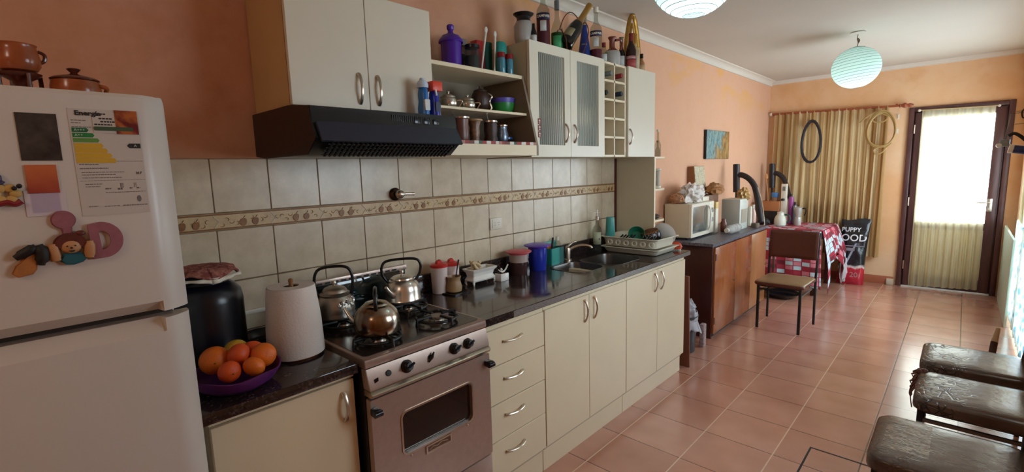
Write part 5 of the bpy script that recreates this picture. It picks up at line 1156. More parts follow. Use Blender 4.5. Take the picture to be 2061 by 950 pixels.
t=thing('pink_bottle','slim pale pink bottle standing beside the white machine arm','bottle',(.42,5.46,SBT)); M().lathe([(.028,0),(.03,.004),(.03,.15),(.015,.185),(.014,.20)],(.40,5.47,SBT),24).part('bottle',mat('pale_pink_plastic',(206,170,156),.35),t); M().lathe([(.016,.198),(.016,.235),(0,.236)],(.40,5.47,SBT),18).part('cap',OFFW,t)
tag(M().lathe([(.03,0),(.036,.01),(.038,.045),(.034,.05),(0,.052)],(.45,5.40,SBT),24).part('taupe_cup',mat('taupe_ceramic',(120,104,88),.5)),'low taupe cup at the front of the sideboard top','cup')
# painting on the wall
pt=thing('painting','small unframed canvas of blue trees and a brown path on the salmon wall','painting',(.01,5.45,1.74))
a=NT('painted_canvas'); s=a.sep(); n=a.noise(9,4,.6,a.map((1,3,.8)),1.5); n2=a.noise(5,3,.6)
c=a.ramp(n,[(.3,S((28,62,66))),(.45,S((84,130,140))),(.55,S((150,176,170))),(.7,S((60,84,60)))])
g=a.math('ADD',a.math('SUBTRACT',a.math('MULTIPLY',s[1],.6),s[2]),a.math('MULTIPLY',a.math('SUBTRACT',n2,.5),.5)); c=a.mix(a.rng(g,.0,.09),c,a.mix(a.rng(n,.4,.6),S((120,82,40)),S((190,150,84)))); a.set(col=c,rough=.5)
o=M().box(-.006,.022,5.125,5.785,1.59,1.893,.002).part('canvas_edge',mat('canvas_edge_dark',(48,40,40),.7),pt)
M().box(.0222,.0232,5.127,5.783,1.592,1.891).part('painted_face',a.m,pt)
# ================================================================ CURVED BLACK ARMS
def armthing(lab,pts_post,pts_arm,strip,r=.036,cat='bicycle carrier'):
    t=thing('curved_carrier_arm',lab,cat,pts_post[1],'black carrier arms by the wall')
    M().tube([pts_post[0],pts_post[1]],r,16).part('upright_tube',BLKP2,t); M().cyl((Vector(pts_post[0])),r*.8,.004,16).part('end_cap',BLKM,t)
    P=smoothpath(pts_arm,7); M().tube(P,r*.86,14).part('curved_arm',BLKP2,t)
    q=Vector(pts_post[1]); zb=SBT if q.y<6 else .775; M().lathe([(.05,0),(.05,.006),(.012,.012)],(q.x,q.y-.03,zb),20).tube([(q.x,q.y-.03,zb+.008),q],.012,10).part('support_rod',BLKM,t)
    M().tube(smoothpath(strip,5),[.007]*(5*(len(strip)-1)+1),6,flat=.5).part('silver_strip',SILVER,t)
BLKP2=mat('foam_black',(34,28,30),.45)
armthing('black curved tubular arm standing on the end of the sideboard',[(.139,5.70,1.525),(.150,5.70,1.215)],[(.145,5.70,1.40),(.20,5.70,1.405),(.275,5.70,1.365),(.335,5.70,1.285),(.375,5.68,1.16),(.415,5.62,1.03),(.455,5.57,.90)],[(.375,5.69,1.27),(.425,5.67,1.12),(.47,5.61,.95),(.49,5.57,.872)])
armthing('black curved tubular arm in front of the hanging tan curtain',[(.135,7.10,1.515),(.145,7.10,1.20)],[(.140,7.10,1.37),(.19,7.10,1.39),(.26,7.10,1.345),(.315,7.08,1.25),(.36,7.04,1.14),(.405,7.0,1.02),(.44,6.95,.90),(.455,6.9,.80)],[(.33,7.07,1.29),(.375,7.03,1.18),(.42,6.98,1.06),(.45,6.94,.93)])
# ================================================================ TABLE WITH CLOTH
tbl=thing('dining_table','dark red wooden table under the red patterned cloth at the curtain','table',(.45,6.7,0))
M().box(.04,.86,6.27,7.10,.715,.752,.004).part('table_top',WOODR,tbl)
for x in (.07,.84):
    for y in (6.30,7.04): M().box(x-.03,x+.03,y-.03,y+.03,0,.715,.004).part('leg',WOODR,tbl)
M().box(.08,.83,6.30,6.32,.62,.715).box(.83,.85,6.33,7.01,.62,.715).box(.08,.83,7.05,7.07,.62,.715).part('apron',WOODR,tbl)
a=NT('red_patterned_tablecloth'); 
uvn=a.n('ShaderNodeUVMap'); sx=a.n('ShaderNodeSeparateXYZ'); a.l(uvn.outputs[0],sx.inputs[0])
u_=a.math('MULTIPLY',sx.outputs[0],1/.085); v_=a.math('MULTIPLY',sx.outputs[1],1/.052)
iu=a.math('FLOOR',u_); iv=a.math('FLOOR',v_); fu=a.math('FRACT',u_); fv=a.math('FRACT',v_)
cb=a.n('ShaderNodeCombineXYZ'); a.l(iu,cb.inputs[0]); a.l(iv,cb.inputs[1]); wn=a.n('ShaderNodeTexWhiteNoise'); a.l(cb.outputs[0],wn.inputs[0])
cell=a.ramp(wn.outputs[0],[(0,S((166,44,62))),(.30,S((190,212,220))),(.58,S((112,30,44))),(.74,S((214,128,142)))],'CONSTANT')
edge=a.math('MAXIMUM',a.rng(a.math('ABSOLUTE',a.math('SUBTRACT',fu,.5)),.44,.46),a.rng(a.math('ABSOLUTE',a.math('SUBTRACT',fv,.5)),.42,.45))
c=a.mix(edge,cell,S((142,34,52))); a.set(col=c,rough=.8); CLO=a.m
def clothmesh():
    bm=bmesh.new(); uv=bm.loops.layers.uv.new('UVMap')
    x0,x1,y0,y1,zt=.025,.893,6.258,7.115,.7535
    def side(pts,drop,name):pass
    faces=[]
    def patch(fn,nu,nv,uvf):
        V=[[bm.verts.new(fn(i/nu,j/nv)) for i in range(nu+1)] for j in range(nv+1)]
        for j in range(nv):
            for i in range(nu):
                f=bm.faces.new((V[j][i],V[j][i+1],V[j+1][i+1],V[j+1][i])); f.smooth=True
                for l_,(a_,b_) in zip(f.loops,((i,j),(i+1,j),(i+1,j+1),(i,j+1))): l_[uv].uv=uvf(a_/nu,b_/nv)
    patch(lambda u,v:(x0+(x1-x0)*u,y0+(y1-y0)*v,zt+.001*math.sin(u*9)*math.sin(v*7)),30,30,lambda u,v:((x1-x0)*u,(y1-y0)*v))
    W,D=x1-x0,y1-y0
    # front (towards the chair): hangs almost to the floor at the outer corner
    def fr_(u,v):
        d=(.50+.16*u)*v; k=.012*v*math.sin(u*26)+.010*v*math.sin(u*11+1)
        return (x0+W*u+.03*v*u,y0-.012-.02*v+k-(.0 if v<.02 else .004),zt-d)
    patch(fr_,80,16,lambda u,v:(W*u,-(.50+.16*u)*v))
    # right side: shorter in the middle, folds
    def sd_(u,v):
        d=(.66-.42*math.sin(min(1,u*1.25)*PI)**.8+.05)*v if u<.8 else (.36+.9*(u-.8))*v
        k=.020*v*math.sin(u*30)+.014*v*math.sin(u*17+2)
        return (x1+.010+(.07+.05*u)*min(1,v*1.6)**.8+k,y0+D*u-.02*v*(1-u),zt-d)
    patch(sd_,90,16,lambda u,v:(W+.62*v,D*u))
    bmesh.ops.remove_doubles(bm,verts=bm.verts[:],dist=.0005)
    me=bpy.data.meshes.new('tablecloth'); bm.to_mesh(me); bm.free(); me.materials.append(CLO)
    o=bpy.data.objects.new('tablecloth',me); COL.objects.link(o); md=o.modifiers.new('t','SOLIDIFY'); md.thickness=.002; md.offset=1
    return o
tag(clothmesh(),'red, white and pink block-patterned cloth draped over the table by the curtain','tablecloth')
TZ=.757
k=thing('coffee_jug','white round insulated coffee jug with a dark green handle on the red cloth','jug',(.385,6.60,TZ))
M().lathe([(.048,0),(.062,.004),(.068,.03),(.066,.08),(.052,.115),(.036,.135),(.036,.150),(.030,.156)],(.385,6.60,TZ),36).part('body',mat('white_green_enamel',(214,216,200),.25),k)
M().lathe([(.036,.150),(.037,.165),(.02,.172),(0,.173)],(.385,6.60,TZ),28).part('lid',OFFW,k)
M().tube(smoothpath([(.43,6.605,TZ+.135),(.475,6.61,TZ+.125),(.490,6.61,TZ+.075),(.455,6.605,TZ+.035)],6),.010,8).part('handle',mat('dark_green_plastic_handle',(40,66,60),.4),k)
mk=thing('moka_pot','aluminium moka pot with a black handle on the red patterned cloth','coffee pot',(.555,6.70,TZ))
M().lathe([(.040,0),(.042,.004),(.036,.10),(.028,.108)],(.555,6.70,TZ),10).part('base',MOKA:=mat('satin_aluminium',(200,198,190),.35,.4),mk)
M().lathe([(.027,.108),(.030,.114),(.044,.20),(.046,.215),(.040,.218),(.010,.232),(0,.234)],(.555,6.70,TZ),10).part('upper_chamber',MOKA,mk)
M().cyl((.555,6.70,TZ+.232),.008,.016,12).part('knob',BLKP,mk)
M().tube(smoothpath([(.598,6.70,TZ+.208),(.635,6.70,TZ+.205),(.632,6.70,TZ+.15),(.620,6.70,TZ+.125)],5),.008,8).part('handle',BLKP,mk)
wb=thing('wooden_box','light wooden box of kitchen things standing on the table behind the white jug','box',(.25,6.80,TZ))
M().box(.13,.31,6.72,6.90,TZ+.0,TZ+.165,.002).part('lower_dark_tray',BLKM,wb)
WDB=mat('tan_wood_box',(176,112,66),.5,var=.12,vs=8)
M().ring(rr(.12,.34,6.71,6.91,.004,2),rr(.13,.33,6.72,6.90,.003,2),'Z',TZ+.1655,TZ+.29).box(.13,.33,6.72,6.90,TZ+.1655,TZ+.172).part('box_walls',WDB,wb)
t=thing('wooden_spoon','wooden spoon leaning out of the wooden box against the wall corner','spoon',(.17,6.78,TZ+.18)); M().tube([(.20,6.80,TZ+.18),(.165,6.76,TZ+.56)],[.007,.007],8).sphere((.163,6.758,TZ+.60),.020,14,(1,.4,1.9)).part('spoon',mat('light_spoon_wood',(200,150,96),.6),t)
jar('blue_lidded_jar','brownish jar with a bright blue lid standing in the wooden box','jar',.265,6.80,TZ+.173,[('jar',[(.035,0),(.040,.004),(.040,.155),(.036,.165)],mat('brownish_jar',(150,104,70),.3)),('lid',[(.041,.162),(.044,.168),(.044,.215),(.036,.222),(0,.223)],mat('sky_blue_lid',(74,130,190),.4))],24)
t=thing('white_dispenser','tall white dispenser box with a grey window in the wooden box','dispenser',(.36,6.72,TZ)); M().box(.345,.405,6.74,6.80,TZ,TZ+.505,.004).part('housing',OFFW,t); M().box(.360,.392,6.7385,6.7399,TZ+.42,TZ+.475).part('grey_window',mat('grey_window',(120,120,112),.3),t); M().tube([(.36,6.735,TZ+.31),(.385,6.72,TZ+.31)],.016,8).part('black_dial',BLKM,t)
jar('purple_bottle','small magenta bottle between the white dispenser and the moka pot','bottle',.445,6.82,TZ,[('bottle',[(.025,0),(.03,.004),(.032,.30),(.024,.345)],mat('magenta_plastic',(150,60,130),.35)),('cap',[(.014,.344),(.014,.375),(0,.376)],BLKP)],24)
jar('silver_bottle','small grey metallic bottle beside the magenta bottle on the table','bottle',.495,6.80,TZ,[('bottle',[(.022,0),(.024,.004),(.024,.21),(.014,.24)],SILC),('cap',[(.012,.239),(.012,.28),(0,.281)],BLKP)],20)
tag(M().blob((.22,6.52,TZ+.05),.055,.2,2,3,30,(1.3,1,.9),-.049).part('black_pouch',BLKM),'black soft pouch on the table next to the white coffee jug','pouch')
tag(M().lathe([(.10,0),(.13,.008),(.18,.05),(.185,.055),(.17,.05),(.12,.014),(0,.012)],(.58,6.02,0),36).part('dark_basin',BLKP),'dark round basin on the floor under the chair near the table','basin')
# ---- dog food bag
db=thing('pet_food_bag','large black and red pet food bag standing between the table and the curtain','bag',(1.05,7.22,0))
a=NT('printed_black_bag'); s=a.sep(); f=a.noise(12,3,.6)
zz=a.math('ADD',s[2],a.math('MULTIPLY',a.math('SUBTRACT',f,.5),.12))
c=a.ramp(a.rng(zz,0,.82),[(0,S((176,26,50))),(.24,S((196,40,60))),(.262,S((230,214,210))),(.30,S((24,26,34))),(1,S((26,28,34)))])
st_=a.math('ABSOLUTE',a.math('SUBTRACT',a.math('ADD',s[0],a.math('MULTIPLY',s[2],-.35)),-.13)); b_=a.math('MULTIPLY',a.rng(st_,.006,.014,1,0),a.math('MULTIPLY',a.rng(s[2],.25,.27),a.rng(s[2],.5,.52,1,0)))
a.set(col=a.mix(b_,c,S((170,176,190))),rough=.22,spec=.7); a.bump(a.noise(9,4,.6),.5,.02)
def F(u,v):
    t=2*PI*u; z=.0+.80*v; w=.142-.012*math.sin(v*PI)+.010*v; d=.075*(1-v**3)*(.55+.45*math.sin(min(1,v*6+.35)*PI/2))+.004
    cx=1.055+.02*v; cy=7.195+.085*v
    x=w*(abs(math.cos(t))**.6)*(1 if math.cos(t)>0 else -1); y=d*(abs(math.sin(t))**.8)*(1 if math.sin(t)>0 else -1)
    k=.010*mn.noise(Vector((x*14,y*14,z*9)))
    return (cx+x,cy+y+k,z+.002+(.015*math.sin(x*20) if v>.9 else 0))
m=M().grid(F,72,40); m.part('bag_body',a.m,db)
def bagsurf(xc,z): return 7.195+.085*z/.8-.075*(1-(z/.8)**3)-.016
TW=mat('white_print',(226,226,230),.5)
for txt,s0,x,z in (('PUPPY',.074,1.035,.675),('FOOD',.115,1.045,.575)):
    V,F_=textmesh(txt,s0,.0008,.001); m=M()
    m.add([(x+v.x*.95,bagsurf(x,z+v.y)-v.z-.004+abs(v.x)**2*1.2,z+v.y) for v in V],F_); m.part('lettering',TW,db)
V,F_=textmesh('20',.085,.0008,.001); m=M().add([(1.10+v.x,bagsurf(1.1,.12)-v.z+.006,.125+v.y) for v in V],F_); m.part('weight_number',bpy.data.materials['pink_label'],db)
m=M()
for z,x0,x1 in ((.480,.94,1.19),(.300,.98,1.0)): m.box(x0,x1,bagsurf(1,z)-.004,bagsurf(1,z)-.002,z-.006,z+.006)
m.box(1.0,1.09,bagsurf(1,.44)-.003,bagsurf(1,.44)-.001,.42,.455); m.part('print_bands',mat('silver_print',(150,154,164),.4,.3),db)
M().blob((.99,7.115,.19),.08,.3,2,6,36,(.5,.6,2.0),-.185).part('torn_corner',mat('white_bag_lining',(206,200,206),.4,bump=.6,bs=20),db)
# ================================================================ CURTAINS
def curtf(a):
    f=a.noise(1.0,3,.6,a.map((11,1,.05),(0,0,0))); g=a.noise(3,3,.5)
    c=a.ramp(f,[(.32,S((140,100,62))),(.45,S((196,160,110))),(.55,S((222,200,158))),(.66,S((164,126,82)))]); return a.mix(a.rng(g,.4,.7,0,.25),c,S((190,160,104)))
CUR=cloth('tan_striped_curtain',curtf,.25)
def F(u,v):
    z=2.165-.03*u*0+(-.0)*u; zt=2.19-.028*u; zb=.335
    x=.075+1.235*u
    k=(.018+.028*v)*(math.sin(u*2*PI*15+.6*math.sin(u*9))+.45*math.sin(u*2*PI*31+1+v))
    y=7.335+k*.7*(1.0)
    x+=.02*v*math.sin(u*2*PI*3)-.02*v*(1-u)
    return (x,y,zt+(zb-zt)*v)
m=M().grid(F,300,48)
cur=thing('window_curtain','long tan striped curtain hanging from a wooden rod across the far window','curtain',(.7,7.335,.4)); m.part('fabric',CUR,cur,recalc=False)
rd=thing('curtain_rod','brown wooden curtain rod with turned finials over the tan curtain','curtain rod',(.75,7.33,2.17))
WR=mat('reddish_turned_wood',(150,74,44),.35,var=.1,vs=10)
m=M(); A=Vector((.03,7.335,2.182)); B=Vector((1.40,7.335,2.150)); m.tube([A,B],.013,14); m.part('rod',WR,rd)
d=(B-A).normalized(); Rr=Vector((0,0,1)).rotation_difference(d).to_matrix()
M().lathe([(.013,0),(.024,.008),(.015,.020),(.028,.040),(.030,.055),(.016,.075),(.022,.095),(.014,.120),(0,.135)],B,20,R=Rr).part('finial',WR,rd)
M().sphere(A-d*.004,.022,16).part('end_knob',OFFW,rd)
m=M()
for x in (.06,1.375): m.box(x-.008,x+.008,7.335,YF,2.16,2.175,.002)
m.part('bracket',WR,rd)
DCF=lambda a:(lambda f: a.ramp(f,[(.3,S((214,198,150))),(.5,S((240,232,200))),(.7,S((226,212,166)))]))(a.noise(1.,3,.6,a.map((9,1,.08))))
DC=cloth('yellow_door_curtain_cloth',DCF,.5,.24)
def F(u,v):
    x=1.612+.598*u; zt,zb=2.075-.012*u,.025+.03*u
    k=(.006+.018*v)*(math.sin(u*2*PI*9+.8*math.sin(u*7)+.4)+.4*math.sin(u*2*PI*19+v*.6))
    x=x+(.02*(1-v)*(0) ) - (.0)
    return (x+.015*math.sin(v*PI)*(.5-u)*.3,7.352+k*.8,zt+(zb-zt)*v)
m=M().grid(F,180,60); dc=thing('door_curtain','sheer yellowish curtain over the bright glass of the far door','curtain',(1.91,7.35,.03)); m.part('fabric',DC,dc,recalc=False)
m=M(); m.tube([(1.585,7.352,2.078),(2.235,7.352,2.064)],.006,8); m.part('wire',mat('thin_curtain_wire',(196,170,120),.5),dc)
M().sphere((1.585,7.352,2.078),.016,12).sphere((2.235,7.352,2.064),.014,12).part('end_hooks',OFFW,dc)
# hoses
def coil(name,lab,c,rx,rz,n_,r,mt,sp,seed,extra=None):
    P=[]; rq=random.Random(seed); tot=n_*24
    for i in range(tot+1):
        t=2*PI*i/24; k=1+sp*math.sin(i*.13+seed)+sp*.6*math.sin(i*.31); P.append((c[0]+rx*k*math.sin(t)*(1-.14*math.cos(t)),c[1]-.004-.013*math.sin(i*.045)**2-.012*(i%48)/48,c[2]+rz*k*math.cos(t)))
    t=thing(name,lab,'hose',(c[0],c[1],c[2]-rz)); M().tube(P,r,8).part('hose_coil',mt,t)
    if extra:
        for e in extra: M().tube(smoothpath(e,6),r*.9,8).part('loose_loop',mt,t)
    return t
coil('hanging_hose','coiled dark blue-grey hose hanging in front of the tan curtain',(.540,7.268,1.785),.105,.262,4,.013,mat('dark_grey_hose',(40,36,44),.35),.02,2)
HT=mat('tan_hose',(172,140,84),.4)
coil('hanging_hose','round coil of tan hose hanging at the door end of the curtain',(1.255,7.262,1.885),.135,.205,4,.009,HT,.05,5,[[(1.25,7.25,1.68),(1.20,7.24,1.65),(1.22,7.24,1.60),(1.28,7.24,1.615),(1.31,7.245,1.66),(1.36,7.25,1.72)],[(1.22,7.25,2.06),(1.16,7.24,2.02),(1.20,7.24,1.97),(1.28,7.24,1.98),(1.31,7.245,2.03),(1.25,7.25,2.07)],[(1.04,7.25,1.98),(1.12,7.245,2.05),(1.20,7.25,2.10)]])
t=thing('wall_hook','small white bent wall hooks beside the end of the curtain','hook',(1.40,7.40,1.9)); m=M()
for z in (2.03,1.86): m.box(1.385,1.405,YF-.004,YF,z-.03,z+.03); m.tube([(1.395,YF-.003,z+.02),(1.395,YF-.035,z+.02),(1.395,YF-.035,z-.02)],.005,6)
m.part('hooks',OFFW,t)
tag(M().box(1.40,1.475,YF-.05,YF,0,.075,.012).part('door_stop',mat('pale_stone_block',(200,184,160),.8)),'small pale stone block on the floor between skirting and door frame','block')
# ================================================================ CENTRE CHAIR AND SEATS
def chair(lab,cx,cy,rot,st,wear=0,w=.41,dp=.43,group=None,seat_z=.455,th=.05,side=False):
    c=thing('dining_chair',lab,'chair',(cx,cy,0),group); T=Matrix.Translation((cx,cy,0))@Matrix.Rotation(rot,4,'Z')
    hw,hd=w/2,dp/2
    def F():
        m=M(T); L=[]
        rc=.035 if th<.05 else .055
        for g,z in ((.010,0),(.002,.006),(.0,.014),(.0,th-.020),(.003,th-.010),(.012,th-.003),(.035,th+.001),(.09,th+.004)):
            P=rr(-hw+g,hw-g,-hd+g,hd-g,max(rc-g*.4,.02),7); L.append([(x,y,seat_z-th+z) for x,y in P])
        n_=len(L[0]); V=[p for l_ in L for p in l_]; Fc=[(j*n_+i,j*n_+(i+1)%n_,(j+1)*n_+(i+1)%n_,(j+1)*n_+i) for j in range(len(L)-1) for i in range(n_)]+[tuple(range(n_))[::-1],tuple((len(L)-1)*n_+i for i in range(n_))]
        return m.add(V,Fc)
    m_=F(); m_.bm.normal_update()
    for f in m_.bm.faces:
        if side and f.normal.z<.55: f.material_index=1
    seat=m_.part('seat',[st,VINYLD] if side else [st],c,sharp=50)
    zt=seat_z-th
    lt=.011
    for sx in (-1,1):
        M(T).prism(rr(sx*(hw-.035)-lt,sx*(hw-.035)+lt,-hd+.03-lt,-hd+.03+lt,.003,2),'Z',0,zt).part('leg',BLKM,c)
        m=M(T); m.tube([(sx*(hw-.005),hd-.01,0),(sx*(hw-.005),hd-.015,.45),(sx*(hw-.002),hd+.01,.66),(sx*(hw-.002),hd+.035,.87)],.011,8); m.part('leg',BLKM,c)
        M(T).box(sx*(hw-.035)-.008,sx*(hw-.035)+.008,-hd+.04,hd-.02,.335,.352,.002).part('side_rail',STEELD,c)
    M(T).box(-hw+.03,hw-.03,-hd+.022,-hd+.038,zt-.045,zt-.03,.002).box(-hw+.03,hw-.03,-hd+.02,hd-.02,zt-.012,zt-.001,.001).part('seat_frame',BLKM,c)
    m=M(T); 
    def B(u,v): 
        x=(-hw+.002)+(2*hw-.004)*u; z=.615+.265*v; return (x,hd-.005+.03*(v)+.012*(1-(2*u-1)**2),z)
    m.grid(B,14,8); bk=m.part('backrest',VINYLD,c,thick=.028)
    M(T).box(-hw+.03,-hw+.05,hd-.01,hd+.003,seat_z,.63,.001).part('back_strip',STEELD,c)
    return c,T,seat
STEELD=mat('dull_grey_steel_tube',(120,110,104),.35,.7)
chair('dining chair with a golden-sheened brown seat, standing alone by the sideboard',.862,4.94,-.02,VINYLG,0,.415,.44,None,.455,.042,True)
def worn(name,crk,seed,tape=False):
    a=NT(name); n=a.noise(5,3,.6); c=a.mix(a.rng(n,.3,.7),S((62,46,38)),S((88,68,56)))
    v=a.vor(30,'DISTANCE_TO_EDGE',a.map((1,1.6,1),(seed,seed,0))); w=a.vor(11,'DISTANCE_TO_EDGE',a.map((1.4,1,1),(seed*2,1,0)))
    s=a.sep(); msk=a.rng(a.math('ADD',a.math('MULTIPLY',s[0],-1.0),a.math('MULTIPLY',a.math('SUBTRACT',a.noise(6,3),.5),.5)),-.02,.10)
    lines=a.math('MAXIMUM',a.rng(v,.0,.10,1,0),a.rng(w,0,.05,1,0)); lines=a.math('MULTIPLY',lines,a.rng(a.noise(9,3,.6,a.map((1,1,1),(seed,0,0))),.42,.5))
    k=a.math('MULTIPLY',a.math('MULTIPLY',lines,msk),crk)
    a.set(col=a.mix(k,c,S((26,18,14))),rough=.24,spec=.7); a.bump(a.math('SUBTRACT',a.noise(22,4,.6),a.math('MULTIPLY',k,1.5)),.35,.004); return a.m
G='torn brown vinyl chairs along the wall'
c1,T1,s1=chair('brown vinyl chair mended with clear tape, the closest of three by the wall',2.045,2.295,-PI/2,worn('vinyl_taped',.35,1),1,.42,.45,G,.455,.065)
c2,T2,s2=chair('brown vinyl chair with a torn fraying corner, middle of three by the wall',2.135,2.955,-PI/2,worn('vinyl_torn',1.,3),2,.41,.44,G,.455,.065)
c3,T3,s3=chair('brown vinyl chair with a cracked seat, farthest of three by the wall',2.125,3.49,-PI/2,worn('vinyl_cracked',1.,6),3,.40,.43,G,.455,.065)
a=NT('clear_packing_tape'); n=a.noise(30,4,.7,a.map((1,3,1)),1.); a.set(col=S((180,160,140)),rough=.1,alpha=a.rng(n,.45,.62,.12,.75),spec=.8); a.bump(a.noise(24,5,.7,a.map((1,3,1))),1.,.006); TAPE=a.m
m=M(T1)
for (x0,x1,y0,y1) in ((-.19,.12,-.205,-.05),):
    m.grid(lambda u,v:(x0+(x1-x0)*u,y0+(y1-y0)*v,.4595+.0008*mn.noise(Vector((u*9,v*9,0)))-(.012*max(0,(.25-v)/.25)**2)),40,24)
m.part('clear_tape',TAPE,c1)
m=M(T2)
m.tube(smoothpath([(-.195,-.19,.455),(-.205,-.215,.43),(-.215,-.235,.37),(-.225,-.245,.30),(-.218,-.235,.23)],5),[.012]*6+[.008]*10+[.003]*5,8,flat=.35)
for k in range(9): 
    y=-.222+.004*math.sin(k*3); x=-.19+.03*k*.55; m.tube([(x,y,.45-.006*k),(x-.008+.004*math.sin(k),y-.018-.006*math.sin(k*2.1),.435-.008*k),(x-.004,y-.012,.41-.008*k)],[.006,.0045,.001],6,flat=.4)
m.blob((-.185,-.205,.452),.022,.5,4,2,24,(1,1,.5)); m.part('torn_vinyl',VINYLD,c2)
t=thing('wooden_post','short dark wooden stick with a pale tip just behind the farthest torn chair','stick',(2.21,3.99,0))
M().tube([(2.19,3.95,0),(2.222,4.02,.42)],[.020,.017],10).part('stick',mat('dark_brown_wood_stick',(70,44,34),.5),t); M().tube([(2.222,4.02,.42),(2.234,4.05,.50)],[.016,.010],10).part('pale_tip',mat('pale_wood_tip',(190,160,124),.6),t)
tag(M().box(2.370,2.388,6.05,7.30,0,.80,.004).part('aqua_board',mat('pale_aqua_panel',(196,214,198),.4)),'pale aqua panel standing against the right-hand wall near the far door','panel')
# floor hatch outline: dark joint around a removable tile cover
hx0,hx1,hy0,hy1=1.515,1.90,2.38,2.845
m=M(); m.ring(rr(hx0-.005,hx1+.005,hy0-.005,hy1+.005,.001,1),rr(hx0+.004,hx1-.004,hy0+.004,hy1-.004,.001,1),'Z',.0,.0015)
t=thing('floor_hatch','square inspection cover outlined by a black joint in the tiled floor','floor hatch',(1.7,2.6,0)); m.part('black_joint',BLKM,t)
# wire line and clothes pegs things at the upper right edge
RXB=mat('dark_blue_plastic',(28,50,100),.35)
t=thing('hanging_blue_tube','dark blue cylinder with a pale end hanging by the wall beside the far door','tube',(2.25,4.5,1.58))
M().cyl((2.225,4.5,1.578),.026,.20,24,R=Matrix.Rotation(PI/2+.18,3,'Y')).part('blue_housing',RXB,t); M().cyl((2.212,4.5,1.5805),.028,.022,24,R=Matrix.Rotation(PI/2+.18,3,'Y')).part('pale_end',OFFW,t)
t2=thing('hanging_bracket','grey metal bracket with a dark curved arm hanging above the blue cylinder','bracket',(2.2,4.5,1.62))
m=M(); m.box(2.168,2.215,4.485,4.515,1.595,1.640,.006); m.tube([(2.19,4.5,1.64),(2.205,4.5,1.80)],.003,6); m.part('bracket_body',mat('grey_bracket',(130,136,132),.4,.4),t2)
m=M(); m.tube(smoothpath([(2.205,4.5,1.66),(2.23,4.5,1.675),(2.26,4.5,1.655),(2.30,4.5,1.61)],5),.010,8,flat=.5); m.part('dark_arm',BLKM,t2); m=M(); m.cyl((2.165,4.49,1.602),.014,.03,14,R=Matrix.Rotation(PI/2,3,'X')); m.part('pale_knob',CERW,t2)
m=M(); m.tube([(2.205,4.5,1.80),(2.42,4.5,1.815)],.0015,5); m.tube([(2.42,4.5,1.815),(XR,4.5,1.815)],.004,5); m.part('hanging_wire',BLKM,t2)
t=thing('wall_wire_hook','thin wires with a curled iron hook on the wall beside the far door frame','hook',(2.42,7.40,1.95)); m=M()
m.tube([(2.365,YF-.006,1.99),(2.454,YF-.006,2.0)],.002,5); m.tube([(2.365,YF-.006,1.86),(2.454,YF-.006,1.865)],.002,5); m.tube(smoothpath([(2.44,YF-.01,2.03),(2.41,YF-.012,1.99),(2.415,YF-.012,1.93),(2.44,YF-.012,1.92),(2.45,YF-.01,1.95)],6),.006,6); m.part('wires',BLKM,t)
